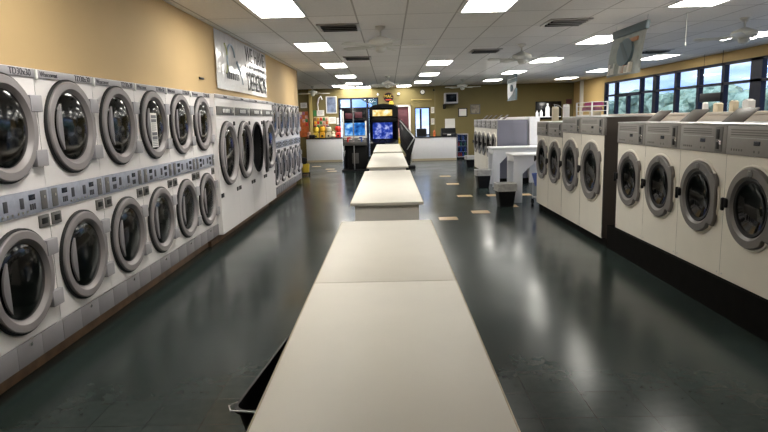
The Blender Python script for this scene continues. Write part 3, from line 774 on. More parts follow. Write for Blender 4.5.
# ------------------------------------------------------------------ right side: folding tables, bins, carts
def side_table(y0, y1, x0, x1, zt, label):
    r = empty('side_table', ((x0+x1)/2, (y0+y1)/2, 0), 0, label, 'table', 'white side folding tables')
    hx, hy = (x1-x0)/2, (y1-y0)/2
    t = B(); t.box(-hx-.03, hx, -hy-.02, hy+.02, zt-.045, zt, .008); t.build('tabletop', 'table_white', r)
    for s in (-1, 1):
        t = B(); g = .21
        t.prism([(-hx, 0), (-hx+.17, 0), (-hx+.17, zt-.045-.13-g), (-hx+.17+g, zt-.045-.13), (hx-.02, zt-.045-.13), (hx-.02, zt-.045), (-hx, zt-.045)], 'Y', s*(hy-.03)-.02, s*(hy-.03)+.02, .004)
        t.build('frame_panel', 'table_white', r)
    t = B(); t.box(-hx, -hx+.03, -hy+.05, hy-.05, zt-.15, zt-.045, .004); t.build('end_apron', 'table_white', r)
    return r
side_table(11.78, 12.5, 2.44, 3.5, .955, 'white side table with angled brackets, nearer one, touching the large washers')
side_table(14.55, 15.28, 2.50, 4.0, .955, 'white side table with angled brackets, farther one, before the grey panel')
def trash(x, y, s, label):
    r = empty('trash_bin', (x, y, 0), .1, label, 'bin', 'black bins with white liners')
    q = B(); loft(q, [(rrect(.11*s, .10*s, .03), 0), (rrect(.155*s, .135*s, .035), .36*s), (rrect(.145*s, .125*s, .03), .36*s), (rrect(.10*s, .09*s, .03), .02)], True, True); q.build('bin_body', 'black', r)
    q = B(); rg = random.Random(int(y*10))
    def wob(pts, k): return [(px*(1+rg.uniform(-k, k)), py*(1+rg.uniform(-k, k))) for px, py in pts]
    loft(q, [(wob(rrect(.105*s, .09*s, .03), .0), .10), (wob(rrect(.14*s, .122*s, .03), .02), .36*s), (wob(rrect(.15*s, .132*s, .035), .02), .385*s), (wob(rrect(.162*s, .142*s, .04), .02), .38*s), (wob(rrect(.160*s, .140*s, .04), .02), .32*s), (wob(rrect(.162*s, .142*s, .04), .03), .26*s)], True, False)
    q.build('liner', 'liner', r)
trash(2.19, 11.35, 1.18, 'black bin with a white liner folded over its rim, nearest, by the nearer side table')
trash(2.26, 14.55, 1.15, 'black bin with a white liner, standing by the farther side table')
trash(2.76, 20.6, 1.05, 'small distant bin with pale liner beside the drinks cooler')
c = empty('laundry_cart', (3.02, 11.44, 0), .2, 'blue laundry cart on casters tucked behind the large washers by the side table', 'cart')
f = B()
for x in (-.22, .22):
    for y in (-.2, .2): f.tube([(x, y, .10), (x, y, .42)], .012, 8)
f.tube([(-.22, -.2, .14), (.22, -.2, .14), (.22, .2, .14), (-.22, .2, .14), (-.22, -.2, .14)], .012, 8); f.build('frame', 'steel', c)
f = B(); loft(f, [(rrect(.20, .18, .04), .36), (rrect(.25, .23, .05), .60), (rrect(.235, .215, .05), .60), (rrect(.19, .17, .04), .375)], True, True); f.build('basket', 'blue', c)
for x in (-.22, .22):
    for y in (-.2, .2):
        f = B(); f.cyl((x-.012, y, .05), .05, .024, 'X', 20); f.box(x-.02, x+.02, y-.02, y+.02, .06, .11, .004); f.build('caster', 'black', c)
# things on the large washers
def carton(name, x, y, z, sx, sy, h, mat, label, cat, cap='plastic_white'):
    r = empty(name, (x, y, z), random.uniform(-.2, .2), label, cat)
    f = B(); f.box(-sx/2, sx/2, -sy/2, sy/2, 0, h*.86, .006); f.prism([(-sy/2, h*.86), (sy/2, h*.86), (0, h)], 'X', -sx/2, sx/2); f.build('carton_body', mat, r)
    f = B(); f.cyl((0, 0, h*.90), min(sx, sy)*.22, h*.12, n=14); f.build('cap', cap, r)
def bottle(x, y, z, rad, h, mat, label, group=None):
    r = empty('detergent_bottle', (x, y, z), 0, label, 'bottle', group)
    f = B(); f.lathe([(.001, 0), (rad*.95, 0), (rad, .01), (rad, h*.62), (rad*.75, h*.74), (rad*.36, h*.82), (rad*.34, h*.86), (.001, h*.86)], 'Z', n=20); f.build('bottle_body', mat, r)
    f = B(); f.cyl((0, 0, h*.85), rad*.42, h*.15, n=16); f.build('cap', 'plastic_white', r)
bottle(3.80, 15.60, 1.665, .035, .15, 'plastic_white', 'leftmost small white bottle on the white ledge behind the large washers')
bottle(3.91, 15.60, 1.665, .038, .17, 'plastic_white', 'second small white bottle on the white ledge, between its neighbours')
bottle(4.07, 15.60, 1.665, .055, .33, 'plastic_white', 'tall white bottle on the white ledge, left of the cream carton')
carton('detergent_carton', 2.90, 10.6, 1.592, .10, .11, .25, 'cream', 'cream carton with wires standing on the farthest large washer', 'carton')
f = B(); f.tube([(2.90, 10.6, 1.83), (2.87, 10.58, 1.88), (2.93, 10.5, 1.86), (3.0, 10.4, 1.78), (3.05, 10.35, 1.70), (3.08, 10.33, 1.596)], .006, 6); tag(f.build('cable', 'steel'), 'thin grey cable drooping from the cream carton on the washer', 'cable')
carton('detergent_carton', 2.84, 9.75, 1.592, .09, .13, .27, 'plastic_white', 'white carton on the large washers, left of the open rack', 'carton')
r = empty('shelf_rack', (3.02, 9.08, 1.667), 0, 'white open rack with pink folded cloths on top of the large washers', 'rack')
for i, z in enumerate((.004, .075, .145, .20)):
    f = B(); f.box(-.12, .12, -.36, .36, z, z+.008, .002); f.build('shelf', 'plastic_white', r)
for y in (-.35, .35):
    for x in (-.11, .11):
        f = B(); f.box(x-.01, x+.01, y-.01, y+.01, 0, .21, .003); f.build('post', 'plastic_white', r)
def cloth(x, y, z, mat, label, a=.28, b2=.18, h=.05):
    f = B(); nf = 3
    for k in range(nf): f.box(-b2/2+.004*k, b2/2-.003*k, -a/2+.005*k, a/2, k*h/nf, (k+1)*h/nf-.001, .007, 3)
    tag(f.build('folded_cloth', mat, None, (x, y, z)), label, 'cloth')
cloth(3.02, 8.98, 1.667+.154, 'pink', 'bright pink folded cloth on the upper shelf of the white rack', .34)
cloth(3.02, 9.06, 1.667+.084, 'mauve', 'dark mauve folded cloth on the middle shelf of the white rack', .40)
f = B(); f.box(-.06, .06, -.09, .09, 0, .05, .006); f.box(-.062, .062, -.092, .092, .045, .056, .003); tag(f.build('small_box', 'cream', None, (3.02, 8.92, 1.679)), 'small cream box on the lowest shelf of the white rack', 'box')
# things on the chase by the window
for x, y, sx, sy, h, mt, lab in ((3.6, 6.95, .05, .05, .11, 'plastic_white', 'narrow white carton on the beige ledge, leftmost under the hanging box sign'), (3.62, 6.72, .06, .14, .10, 'cream', 'wide cream carton on the beige ledge under the hanging box sign'), (3.6, 6.38, .06, .08, .115, 'cream', 'cream carton on the beige ledge just right of the hanging box sign'), (3.6, 6.12, .07, .12, .12, 'plastic_white', 'white carton on the beige ledge behind the tilted lid nearest the right edge')):
    carton('detergent_carton', x, y, 1.69, sx, sy, h, mt, lab, 'carton')
o = empty('hanging_sign_box', (7.5, 14.25, 2.015), 0, 'black box sign hanging by a cord in front of the storefront windows', 'sign')
f = B(); f.box(-.04, .04, -.46, .46, -.10, .10, .012); f.build('housing', 'black', o)
f = B(); f.box(.04, .055, -.40, .40, -.06, .06, .004); f.build('tube_tray', 'sign_slate', o)
f = B(); f.tube([(0, -.40, .09), (0, -.40, CEIL-2.015)], .006, 6); f.tube([(0, .40, .09), (0, .40, CEIL-2.015)], .004, 6); f.build('cord', 'black', o)

# ------------------------------------------------------------------ back of the room
def counter(x0, x1, y0, y1, z, label):
    r = empty('service_counter', ((x0+x1)/2, (y0+y1)/2, 0), 0, label, 'counter'); hx, hy = (x1-x0)/2, (y1-y0)/2
    f = B(); f.box(-hx+.02, hx-.02, -hy+.03, hy, .0, z-.045, .004); b0 = f.build('counter_front', 'counter_white', r)
    f = B(); f.box(-hx+.02, hx-.02, -hy+.022, -hy+.03, 0, .08); f.build('toe_strip', 'laminate_edge', b0)
    f = B(); f.box(-hx, hx, -hy, hy, z-.045, z, .006); f.build('countertop', 'black_gloss', r)
counter(-3.44, -1.92, 24.9, 25.5, 1.0, 'white counter with dark top at the left, loaded with candy machines')
counter(.90, 2.74, 24.35, 24.95, .965, 'white service counter with black top right of the driving game')
# candy machines on the left counter
def candy(x, y, z, s, mat, label):
    r = empty('candy_machine', (x, y, z), 0, label, 'candy machine', 'countertop candy machines')
    f = B(); loft(f, [(rrect(.085*s, .085*s, .02), 0), (rrect(.08*s, .08*s, .02), .14*s), (rrect(.06*s, .06*s, .02), .17*s)], True, True); bo = f.build('base', mat, r)
    f = B(); f.box(-.03*s, .03*s, -.10*s, -.08*s, .03*s, .08*s, .004); f.build('chute', 'black', bo)
    f = B(); f.lathe([(.001, .165*s), (.06*s, .17*s), (.095*s, .22*s), (.10*s, .27*s), (.085*s, .33*s), (.06*s, .35*s), (.001, .352*s)], 'Z', n=20); f.build('globe', mat, r)
    f = B(); f.lathe([(.065*s, .345*s), (.06*s, .37*s), (.03*s, .385*s), (.001, .388*s)], 'Z', n=20); f.build('lid', 'black', r)
for x, mt, s, lab in ((-3.02, 'yellow', 1.25, 'leftmost yellow candy machine on the left counter'), (-2.76, 'yellow_deep', 1.3, 'deep yellow candy machine second from the left on the counter'), (-2.50, 'cream', 1.25, 'cream candy machine in the middle of the left counter'), (-2.10, 'red', 1.3, 'bright red candy machine at the right end of the left counter')):
    candy(x, 25.15, 1.0, s, mt, lab)
for x, y, mt, lab in ((-3.33, 25.26, 'stuff_toy', 'small pinkish plush bundle at the left end of the counter'), (-2.295, 24.98, 'cream', 'small cream bundle between the cream and red candy machines')):
    f = B(); f.lathe([(.001, 0), (.08, .01), (.10, .07), (.07, .13), (.055, .15), (.07, .19), (.05, .24), (.001, .255)], 'Z', n=16); tag(f.build('plush_toy', mt, None, (x, y, 1.0)), lab, 'toy')
f = B(); f.box(-.12, .12, -.1, .1, 0, .13, .03, 3); tag(f.build('black_pouch', 'black', None, (-3.17, 24.98, 1.0)), 'black pouch on the front of the left counter', 'pouch')
# snack board in the alcove corner
r = empty('snack_rack', (-3.66, YB-.02, 1.02), 0, 'orange wall rack of colourful snack packets in the left alcove corner', 'rack')
f = B(); f.box(-.28, .24, -.05, 0, .0, 1.08, .01); f.build('back_board', 'orange', r)
pal = ['orange', 'red', 'cream', 'stuff_toy', 'yellow_deep', 'mauve', 'green', 'brown']
for j in range(4):
    for i in range(4):
        f = B(); x = -.24+.12*i; z = .47+.155*j; f.box(x-.012, x+.10, -.085, -.055, z, z+.135, .014, 3); f.build('packet', 'orange' if j == 0 and i < 3 else pal[(i*3+j*5) % 8], r)
r = empty('snack_rack', (-2.86, YB-.02, 1.36), 0, 'wall rack of mixed small packets above the left counter', 'rack')
f = B(); f.box(-.34, .30, -.04, 0, 0, .50, .008); f.build('back_board', 'cream', r)
for j in range(3):
    for i in range(5):
        f = B(); x = -.32+.124*i; z = .03+.155*j; f.box(x, x+.10, -.08, -.045, z, z+.13, .014, 3); f.build('packet', pal[(i*5+j*3+1) % 8], r)
def sheet(x, z, w, h, label, mat='paper', y=None, frame=None, lines=True):
    y = YB if y is None else y
    r = empty('picture_frame' if frame else 'paper_sheet', (x, y, z), 0, label, 'picture' if frame else 'paper')
    if frame:
        f = B(); t = .035
        for a, b2, c0, d0 in ((-w/2, w/2, h/2-t, h/2), (-w/2, w/2, -h/2, -h/2+t), (-w/2, -w/2+t, -h/2, h/2), (w/2-t, w/2, -h/2, h/2)): f.box(a, b2, -.03, 0, c0, d0, .004)
        f.build('frame', frame, r)
        f = B(); f.box(-w/2+t, w/2-t, -.012, -.002, -h/2+t, h/2-t); f.build('print', mat, r)
    else:
        f = B(); f.box(-w/2, w/2, -.006, .003, -h/2, h/2); f.build('sheet', mat, r)
        if lines:
            f = B()
            for k in range(4): f.box(-w*.36, w*(.36-.1*(k % 2)), -.008, -.006, h*(.28-.17*k), h*(.28-.17*k)+.012)
            f.build('print', 'paper_ink', r)
sheet(-3.60, 2.36, .28, .22, 'white sheet high on the olive wall in the left alcove corner')
sheet(-2.90, 2.02, .32, .24, 'white sheet with green sheet at its left above the alcove packets')
sheet(-3.14, 2.02, .14, .24, 'small green sheet on the alcove wall beside the yellowish post', 'green', lines=False)
sheet(-2.40, 1.70, .30, .28, 'white sheet above the cream candy machine')
sheet(-1.98+-.18, 1.66, .12, .28, 'narrow pale sheet left of the back storefront window')
sheet(-2.42, 2.35, .46, .72, 'poster with blue figure in a pale frame beside the back storefront window', 'poster_blue', frame='frame_white')
f = B(); f.tube([(0, 0, 0), (.06, -.02, .22), (.14, -.02, .30), (.20, -.03, .16)], .03, 8); f.tube([(.02, 0, -.28), (0, 0, -.1), (0, 0, 0)], .022, 8); tag(f.build('white_streamer', 'plastic_white', None, (-3.0, YB-.05, 2.42)), 'white curled streamer on the olive alcove wall left of the framed poster', 'streamer')
sheet(2.60, 1.44, .42, .42, 'large white sheet on the olive wall behind the black register', y=YB-.25, lines=False)
sheet(1.89, 2.03, .14, .26, 'small upper sheet right of the glass door')
sheet(1.89, 1.55, .14, .26, 'small lower sheet right of the glass door')
sheet(3.14, 1.90, .38, .36, 'white certificate in a black frame on the olive wall below the television', 'paper', YB-.25, 'black')
sheet(3.67, 2.02, .42, .40, 'dim picture in a thin grey frame, right of the black framed certificate', 'picture', YB-.25, 'coin_grey')
# television on a bracket
r = empty('television', (2.62, YB-.25, 2.48), 0, 'grey tube television on a wall bracket above the black register', 'television')
f = B(); f.box(-.28, .28, -.42, -.10, -.21, .23, .02); f.prism([(-.2, -.16), (.2, -.16), (.2, .16), (-.2, .16)], 'Y', -.10, -.02); f.build('housing', 'dryer_grey', r)
f = B(); f.box(-.22, .22, -.428, -.418, -.14, .18, .006); f.build('screen', 'tv_dim', r)
f = B(); f.box(-.30, .26, -.46, .003, -.235, -.212, .004); f.tube([(-.25, -.03, -.36), (-.25, -.40, -.23)], .02, 8); f.box(-.32, -.20, -.05, 0, -.42, -.22, .004); f.build('bracket', 'black', r)
# big dark television between the back wall and washers
r = empty('television', (6.74, YB-.25, 1.90), 0, 'wide flat black television on the back wall above the large washers', 'television')
f = B(); f.box(-.54, .54, -.07, .003, -.37, .37, .01); f.build('bezel', 'black', r)
f = B(); f.box(-.51, .51, -.075, -.068, -.34, .34, .004); f.build('screen', 'black_gloss', r)
f = B(); f.box(-.12, .12, -.005, .0, -.08, .12, .002); tag(f.build('wall_plaque', 'maroon', None, (7.60, YB-.26, 2.22)), 'small dark plaque near the far right corner, right of the wide black television', 'sign')
# wall clock
r = empty('wall_clock', (1.47, YB, 2.80), 0, 'round wall clock with dark rim on the olive back wall', 'clock')
f = B(); f.lathe([(.001, -.02), (.085, -.02), (.088, -.035), (.105, -.04), (.115, -.02), (.115, 0)], 'Y', n=32); f.build('rim', 'black', r)
f = B(); f.cyl((0, -.024, 0), .085, .004, 'Y', 32); f.build('clock_face', 'paper', r)
f = B(); f.box(-.004, .004, -.030, -.026, -.01, .06); f.box(-.01, .045, -.030, -.026, -.004, .004); f.build('hand', 'black', r)
r = empty('security_camera', (1.93, YB-.12, 2.86), 0, 'small dark security camera at the wall corner right of the clock', 'camera')
f = B(); f.tube([(0, .10, .02), (0, 0, .02), (0, 0, 0)], .012, 8); f.build('mount', 'black', r)
f = B(); f.box(-.035, .035, -.13, .03, -.04, .03, .01); f.build('housing', 'black', r)
# round sign
r = empty('round_sign', (.02, YB-.02, 2.60), 0, 'round black sign with yellow letters and red rim above the inner door', 'sign')
f = B(); f.cyl((0, 0, 0), .215, -.03, 'Y', 40); f.build('disc', 'black', r)
f = B(); f.lathe([(.20, -.03), (.205, -.036), (.22, -.036), (.225, -.03), (.225, 0)], 'Y', n=40); f.build('rim', 'brown', r)
text('MAC', 'lettering', 'yellow', r, .17, faceNY(0, -.034, .045), .002, sx=.95)
f = B(); f.box(-.12, .12, -.034, -.030, -.11, -.075); f.build('red_line', 'red', r)
r = empty('smiley_sign', (.13, YB-.05, 2.36), 0, 'small round yellow smiley face below the round black sign', 'sign')
f = B(); f.cyl((0, 0, 0), .10, -.02, 'Y', 28); f.build('disc', 'yellow', r)
f = B(); f.cyl((-.035, -.02, .03), .014, -.004, 'Y', 12); f.cyl((.035, -.02, .03), .014, -.004, 'Y', 12); f.tube([(.055*math.cos(a), -.022, .055*math.sin(a)) for a in [PI+.3+(PI-.6)*i/8 for i in range(9)]], .007, 6); f.build('smile', 'black', r)
for x, lab in ((-.42, 'small white spotlight left of the round black sign'), (.46, 'small white spotlight right of the round black sign')):
    r = empty('wall_spot', (x, YB-.02, 2.74), 0, lab, 'lamp'); f = B(); f.lathe([(.001, 0), (.05, 0), (.045, -.05), (.02, -.07), (.001, -.07)], 'Y', n=16); f.build('shade', 'plastic_white', r); f = B(); f.box(-.03, .03, -.01, .02, -.05, .05, .004); f.build('mount', 'plastic_white', r)
# things on the right counter
r = empty('cash_register', (2.42, 24.62, .965), 0, 'black cash register on the right end of the service counter', 'register')
f = B(); f.box(-.30, .30, -.20, .22, 0, .12, .012); f.prism([(-.16, .12), (.20, .12), (.20, .31), (.06, .31)], 'X', -.29, .29, .006); f.build('housing', 'black', r)
f = B(); f.box(-.06, .08, -.208, -.199, .03, .08, .003); f.build('drawer_label', 'paper', r)
f = B(); f.box(-.28, .28, -.205, -.2, .015, .10, .003); f.build('drawer', 'black_gloss', r)
r = empty('office_chair', (1.42, 25.35, 0), .2, 'black office chair behind the service counter, in front of the glass door', 'chair')
f = B(); f.box(-.22, .22, .16, .24, .92, 1.27, .05, 3); f.build('backrest', 'black', r)
f = B(); f.box(-.24, .24, -.24, .24, .50, .58, .03, 3); f.build('seat', 'black', r)
f = B(); f.tube([(0, .1, .52), (0, .26, .56), (0, .26, 1.0)], .025, 8); f.cyl((0, 0, .10), .025, .42); f.build('post', 'black', r)
for k in range(5):
    a = 2*PI*k/5; f = B(); f.tube([(0, 0, .11), (.28*math.cos(a), .28*math.sin(a), .07)], .02, 8); f.cyl((.28*math.cos(a)-.015, .28*math.sin(a), .03), .03, .03, 'X', 14); f.build('leg', 'black', r)
f = B(); f.lathe([(.001, 0), (.05, 0), (.055, .02), (.055, .16), (.025, .21), (.025, .25), (.001, .25)], 'Z', n=16); tag(f.build('brown_bottle', 'orange', None, (1.86, 24.7, .965)), 'orange brown bottle on the service counter between chair and register', 'bottle')
# drinks cooler
r = empty('drinks_cooler', (2.99, 24.85, 0), 0, 'low drinks cooler with glass door glowing blue beside the service counter', 'cooler')
f = B(); hx = .225
for a, b2, c0, d0, e0, g0 in ((-hx, hx, .22, .25, 0, 1.04), (-hx, -hx+.03, -.25, .22, 0, 1.04), (hx-.03, hx, -.25, .22, 0, 1.04), (-hx, hx, -.25, .22, 1.0, 1.04), (-hx, hx, -.25, .22, 0, .12)): f.box(a, b2, c0, d0, e0, g0, .004)
f.build('cabinet', 'black', r)
f = B()
for a, b2, e0, g0 in ((-hx, -hx+.02, .10, 1.04), (hx-.035, hx, .10, 1.04), (-hx, hx, 1.0, 1.04), (-hx, hx, .09, .12)): f.box(a, b2, -.285, -.252, e0, g0, .003)
dr = f.build('door', 'dryer_grey', r)
f = B(); f.box(-hx+.02, hx-.035, -.275, -.268, .12, 1.0); f.build('door_glass', 'fridge_glass', dr)
f = B(); f.box(-hx+.03, hx-.03, .20, .215, .14, .99); f.build('lit_back', 'fridge_light', r)
for z in (.30, .53, .76):
    f = B(); f.box(-hx+.03, hx-.03, -.22, .2, z, z+.01); sf = f.build('shelf', 'steel', r)
rg = random.Random(5); kk = 0
for z, nm in ((.12, 'bottom'), (.31, 'lower'), (.54, 'middle'), (.77, 'top')):
    for i in range(4):
        f = B(); f.lathe([(.001, 0), (.032, 0), (.036, .015), (.036, .10), (.015, .145), (.015, .17), (.001, .17)], 'Z', n=12)
        o = f.build('drink_bottle', ('blue', 'black', 'red', 'green')[rg.randrange(4)], None, (2.99-.135+.09*i, 24.85-.12, z)); tag(o, '%s drink bottle on the %s level inside the drinks cooler' % (('leftmost', 'left inner', 'right inner', 'rightmost')[i], nm), 'bottle', 'bottles inside the drinks cooler')
# little cabinet behind the driving game
r = empty('small_cabinet', (.57, 24.6, 0), 0, 'pale little cabinet with yellow items seen behind the driving game seat', 'cabinet')
f = B()
for a in (-.30, .27): f.box(a, a+.03, -.2, .2, 0, .98, .003)
for z in (.02, .36, .68, .95): f.box(-.27, .27, -.2, .2, z, z+.03, .003)
f.box(-.27, .27, .18, .2, .02, .95); f.build('carcass', 'cream', r)
for i, (x, z, mt) in enumerate(((0.44, .71, 'yellow'), (.68, .71, 'yellow_deep'), (0.44, .39, 'cream'), (0.68, .39, 'brown'))):
    f = B(); f.box(-.09, .09, -.1, .1, 0, .2, .01); f.box(-.092, .092, -.102, .102, .16, .205, .004); tag(f.build('carton_box', mt, None, (x, 24.55, z)), '%s box on the %s shelf of the pale little cabinet' % (mt.replace('_', ' '), 'upper' if z > .6 else 'lower'), 'box')
f = B(); f.lathe([(.001, 0), (.13, .02), (.15, .10), (.10, .18), (.12, .24), (.08, .32), (.001, .34)], 'Z', n=18, rf=lambda a, rr: rr*(1+.12*math.sin(3*a))); tag(f.build('white_bundle', 'liner', None, (.72, 24.6, .98)), 'crumpled white bundle on top of the pale little cabinet', 'bundle')
f = B(); f.lathe([(.001, 0), (.11, .01), (.13, .09), (.09, .17), (.10, .24), (.07, .32), (.001, .34)], 'Z', n=16); tag(f.build('plush_toy', 'stuff_toy', None, (.42, 24.6, .98)), 'pinkish plush toy on the pale little cabinet before the maroon door', 'toy')

# ------------------------------------------------------------------ arcade machines
r = empty('arcade_cabinet', (-1.13, 20.35, 0), 0, 'upright arcade shooting game with blue screen and pale bezel, left of the tables', 'arcade machine')
for s in (-1, 1):
    f = B(); f.prism([(-.20, .06), (.42, .06), (.42, 2.10), (-.22, 2.10), (-.24, 1.66), (-.05, 1.60), (-.05, 1.16), (-.24, 1.10), (-.24, .86), (-.12, .80), (-.12, .06)], 'X', s*.40-.012, s*.40+.012); f.build('side_panel', 'black', r)
f = B(); f.box(-.39, .39, .38, .42, .06, 2.08); f.box(-.39, .39, -.2, .42, 2.06, 2.10); f.box(-.25, .39, -.12, .38, .06, .86, .01); f.build('carcass', 'black', r)
f = B(); f.box(-.39, .39, -.22, -.15, 1.68, 2.06, .01); mq = f.build('marquee', 'black_gloss', r)
f = B(); f.box(-.30, -.06, -.232, -.22, 1.74, 1.92, .01); f.box(.02, .26, -.232, -.22, 1.76, 1.95, .01); f.build('marquee_art', 'maroon', mq)
f = B(); f.box(-.345, .345, -.03, .0, 1.18, 1.60, .004); f.build('screen', 'screen_sky', r)
f = B()
for a, b2, c0, d0 in ((-.40, -.345, 1.12, 2.0), (.345, .40, 1.12, 1.66), (-.40, .40, 1.10, 1.17)): f.box(a, b2, -.26, -.235, c0, d0, .004)
f.build('bezel', 'frame_white', r)
f = B(); f.prism([(-.42, .86), (-.05, .86), (-.05, 1.10), (-.24, 1.10), (-.44, .98)], 'X', -.39, .39, .006); cp = f.build('control_panel', 'coin_grey', r)
f = B(); f.box(-.36, -.10, -.40, -.26, 1.05, 1.075, .006); f.box(.10, .30, -.40, -.26, 1.05, 1.075, .006); f.build('white_label', 'plastic_white', cp)
for s, mt in ((-1, 'red'), (1, 'blue')):
    f = B(); M0 = Matrix.Translation((s*.2, -.36, 1.06)) @ Matrix.Rotation(s*.3, 4, 'Z'); f.box(-.03, .03, -.10, .16, .02, .08, .012, M=M0); f.box(-.02, .02, -.12, -.05, -.08, .03, .01, M=M0); f.build('light_gun', mt, cp)
f = B(); f.tube([(-.36, -.40, .98), (-.38, -.42, .7), (-.36, -.40, .52), (-.33, -.38, .7)], .012, 6); f.build('gun_cable', 'plastic_white', cp)
f = B(); f.box(-.12, .10, -.135, -.12, .25, .60, .008); f.build('coin_door', 'coin_grey', r)
f = B(); f.box(-.46, .44, -.42, .44, 0, .06, .01); f.build('base_plate', 'black', r)
f = B(); f.cyl((-.03, -.46+.06, .06), .018, 2.02, n=14); f.build('pole', 'steel', r)
# driving game
r = empty('driving_game', (-.17, 21.6, 0), 0, 'sit-down driving arcade game with yellow marquee and blue race screen', 'arcade machine')
for s in (-1, 1):
    f = B(); f.prism([(-.40, .0), (.55, .0), (.55, 2.10), (.2, 2.20), (-.35, 2.095), (-.40, 1.78), (-.22, 1.66), (-.22, .98), (-.52, .86), (-.52, .40), (-.40, .30)], 'X', s*.49-.014, s*.49+.014); f.build('side_panel', 'black', r)
f = B(); f.box(-.48, .48, .5, .55, 0, 2.10); f.box(-.48, .48, -.18, .5, 0, .9); f.box(-.48, .48, -.30, -.2, 1.60, 1.76, .01); f.prism([(-.50, 2.10), (.50, 2.10), (.34, 2.19), (0, 2.235), (-.34, 2.19)], 'Y', -.34, .5); f.build('carcass', 'black', r)
f = B(); f.box(-.38, .30, -.37, -.33, 1.81, 2.02, .01); mq = f.build('marquee', 'marquee_yellow', r)
f = B(); f.box(-.48, -.38, -.36, -.32, 1.76, 2.095); f.box(.30, .48, -.36, -.32, 1.76, 2.095); f.build('marquee_frame', 'black', r)
f = B(); f.box(-.39, .30, -.24, -.20, 1.02, 1.58, .006); f.build('screen', 'screen_race', r)
f = B(); f.prism([(-.60, .62), (-.2, .62), (-.2, 1.0), (-.52, .88)], 'X', -.47, .47, .01); ds = f.build('dashboard', 'black', r)
f = B(); f.lathe([(.15+.016*math.cos(a), .016*math.sin(a)) for a in [2*PI*i/8 for i in range(8)]], 'Y', (0, 0, 0), 28, closed=True, M=Matrix.Translation((-.05, -.66, .86)) @ Matrix.Rotation(-.4, 4, 'X')); f.box(-.14, .14, -.012, .012, -.02, .02, .006, M=Matrix.Translation((-.05, -.66, .86)) @ Matrix.Rotation(-.4, 4, 'X')); f.tube([(-.05, -.66, .86), (-.05, -.45, .74)], .03, 10); f.build('steering_wheel', 'black', ds)
# the slanted seat wing that stands out to the right of the tables
f = B(); f.prism([(.52, 1.68), (.60, 1.66), (1.04, 1.10), (1.06, .98), (.92, .50), (.88, .10), (.74, .10), (.74, .50), (.56, .78)], 'Y', -1.10, -.75, .02); st = f.build('seat_back', 'black_gloss', r)
f = B(); f.tube([(.55, -1.12, 1.64), (1.03, -1.12, 1.05)], .02, 8); f.tube([(1.03, -1.12, 1.05), (.78, -1.12, .66)], .016, 8); f.build('silver_rail', 'steel', st)
f = B(); f.box(.62, 1.06, -1.2, -.55, 0, .12, .04, 3); f.box(.30, .74, -1.05, .2, 0, .08, .02); f.build('seat_base', 'black', r)
f = B(); f.box(.30, .74, -1.02, -.55, .08, .42, .04, 3); f.build('seat', 'black', r)

# yellow mop bucket past the far dryers
r = empty('mop_bucket', (-2.66, 19.0, 0), .2, 'yellow mop bucket with black wringer just past the farthest stacked dryer', 'bucket')
f = B(); loft(f, [(rrect(.10, .10, .04), .09), (rrect(.125, .13, .05), .36), (rrect(.11, .115, .045), .36), (rrect(.09, .09, .04), .10)], True, True); f.build('bucket', 'yellow', r)
f = B(); f.box(-.15, .02, -.12, .12, .36, .56, .02); f.tube([(-.10, 0, .52), (-.13, 0, .78)], .018, 8); f.box(-.14, .14, -.13, .13, .06, .10, .01); f.build('wringer', 'black', r)
for sx in (-.11, .11):
    for sy in (-.1, .1):
        f = B(); f.cyl((sx-.015, sy, .045), .045, .03, 'X', 16); f.box(sx-.02, sx+.02, sy-.02, sy+.02, .06, .10, .003); f.build('caster', 'black', r)

# ------------------------------------------------------------------ outside
bb = B(); bb.box(XR+.2, 90, -20, 140, -.2, -.05); bb.box(-40, XR+.2, YB+.2, 140, -.2, -.05); struct(bb.build('ground', 'ground_concrete'))
def tree(x, y, h, w, seed, label, mat='foliage'):
    rg = random.Random(seed); r = empty('tree', (x, y, -.05), 0, label, 'tree', 'trees beyond the storefront')
    f = B(); f.cyl((0, 0, 0), .16, h*.45, n=10, r2=.09); f.build('trunk', 'bark', r)
    t = bmesh.new()
    for k in range(16):
        a = rg.uniform(0, 2*PI); d = rg.uniform(.15, .85)*w/2; zz = h*rg.uniform(.16, .82); rad = w*rg.uniform(.17, .28)
        Mx = Matrix.Translation((d*math.cos(a), d*math.sin(a), zz)) @ Matrix.Diagonal((rad, rad, rad*.8, 1))
        bmesh.ops.create_icosphere(t, subdivisions=3, radius=1, matrix=Mx)
    for v in t.verts: v.co += Vector((rg.uniform(-1, 1), rg.uniform(-1, 1), rg.uniform(-1, 1)))*.10*w/4
    f = B(); f.merge(t); f.build('foliage', mat, r)
tl = []
spots = [(24, 22.5, 3.5), (23.5, 27.6, 3.8), (24, 32.8, 3.6), (23.5, 38, 3.9), (24, 43.2, 3.5), (23.5, 48.4, 3.8), (24, 53.6, 3.6), (23.5, 58.8, 3.9), (24, 64, 3.7), (30.5, 30, 4.3), (30.5, 36, 4.5), (30.5, 42, 4.2), (30.5, 48, 4.6), (30.5, 54, 4.3), (30.5, 60, 4.6), (30.5, 66, 4.3), (30.5, 72, 4.5)]
ords = ['first', 'second', 'third', 'fourth', 'fifth', 'sixth', 'seventh', 'eighth', 'ninth']
for i, (x, y, h) in enumerate(spots):
    front = i < 9; n = i if front else i-9
    tree(x, y, h, 3.6 if front else 4.2, 20+i, 'hazy green tree beyond the right windows, %s from the right in the %s row' % (ords[n], 'nearer' if front else 'rear'))
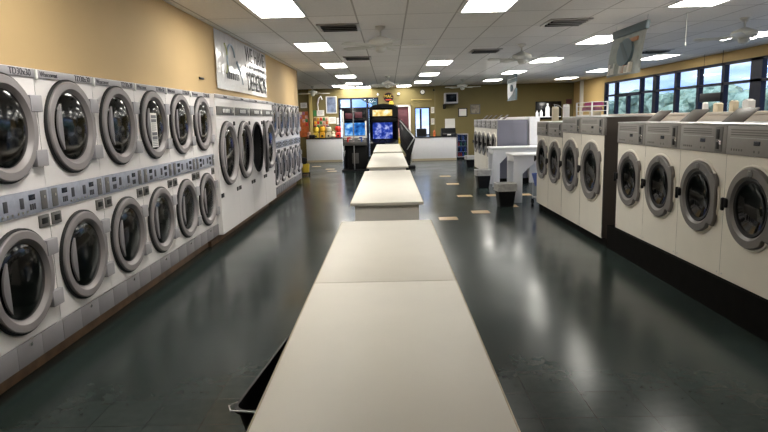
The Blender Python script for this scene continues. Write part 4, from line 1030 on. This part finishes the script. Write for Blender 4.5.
for i, (x, y, lab) in enumerate(((-5.6, 47, 'left bluish tree seen through the back storefront window'), (-.2, 48, 'right bluish tree seen through the back storefront window'))): tree(x, y, 4.6, 3.2, 50+i, lab, 'foliage_blue')

# ------------------------------------------------------------------ daylight
w = bpy.data.worlds.new('World'); S.world = w; w.use_nodes = True; nt = w.node_tree
bg = nt.nodes['Background']; tc = nt.nodes.new('ShaderNodeTexCoord'); n = nt.nodes.new('ShaderNodeTexNoise'); n.inputs['Scale'].default_value = 7; n.inputs['Detail'].default_value = 5
mp = nt.nodes.new('ShaderNodeMapping'); mp.inputs['Scale'].default_value = (1, 1, 3)
nt.links.new(tc.outputs['Generated'], mp.inputs['Vector']); nt.links.new(mp.outputs[0], n.inputs['Vector'])
r = nt.nodes.new('ShaderNodeValToRGB'); r.color_ramp.elements[0].position = .38; r.color_ramp.elements[0].color = (.15, .33, .90, 1); r.color_ramp.elements[1].position = .62; r.color_ramp.elements[1].color = (.72, .84, 1.0, 1)
nt.links.new(n.outputs['Fac'], r.inputs[0]); nt.links.new(r.outputs[0], bg.inputs['Color']); bg.inputs['Strength'].default_value = 2.0

sd = bpy.data.lights.new('sun', 'SUN'); sd.energy = 6; sd.angle = .2; sd.color = (1, .97, .92); so = bpy.data.objects.new('sun', sd); COL.objects.link(so)
so.rotation_euler = Vector((.55, .2, -.8)).to_track_quat('-Z', 'Y').to_euler(); so.location = (0, 0, 30)

# ------------------------------------------------------------------ camera
cd = bpy.data.cameras.new('camera'); cam = bpy.data.objects.new('camera', cd); COL.objects.link(cam); S.camera = cam
cd.sensor_width = 36; cd.lens = 28.125; cd.clip_end = 300
fy = Vector((388.5-384, 216-119, -600)).normalized(); roll = math.radians(1.3)
u = Vector((-math.sin(roll), math.cos(roll), 0)); u = (u-fy*u.dot(fy)).normalized(); rt = fy.cross(u)
M = Matrix((rt, fy, u)).to_4x4(); M.translation = Vector((0, 0, 1.70)); cam.matrix_world = M
S.view_settings.view_transform = 'Standard'; S.view_settings.look = 'None'; S.view_settings.gamma = 1; S.view_settings.exposure = .14; S.view_settings.use_curve_mapping = False
S.cycles.use_denoising = True
S.cycles.max_bounces = 8
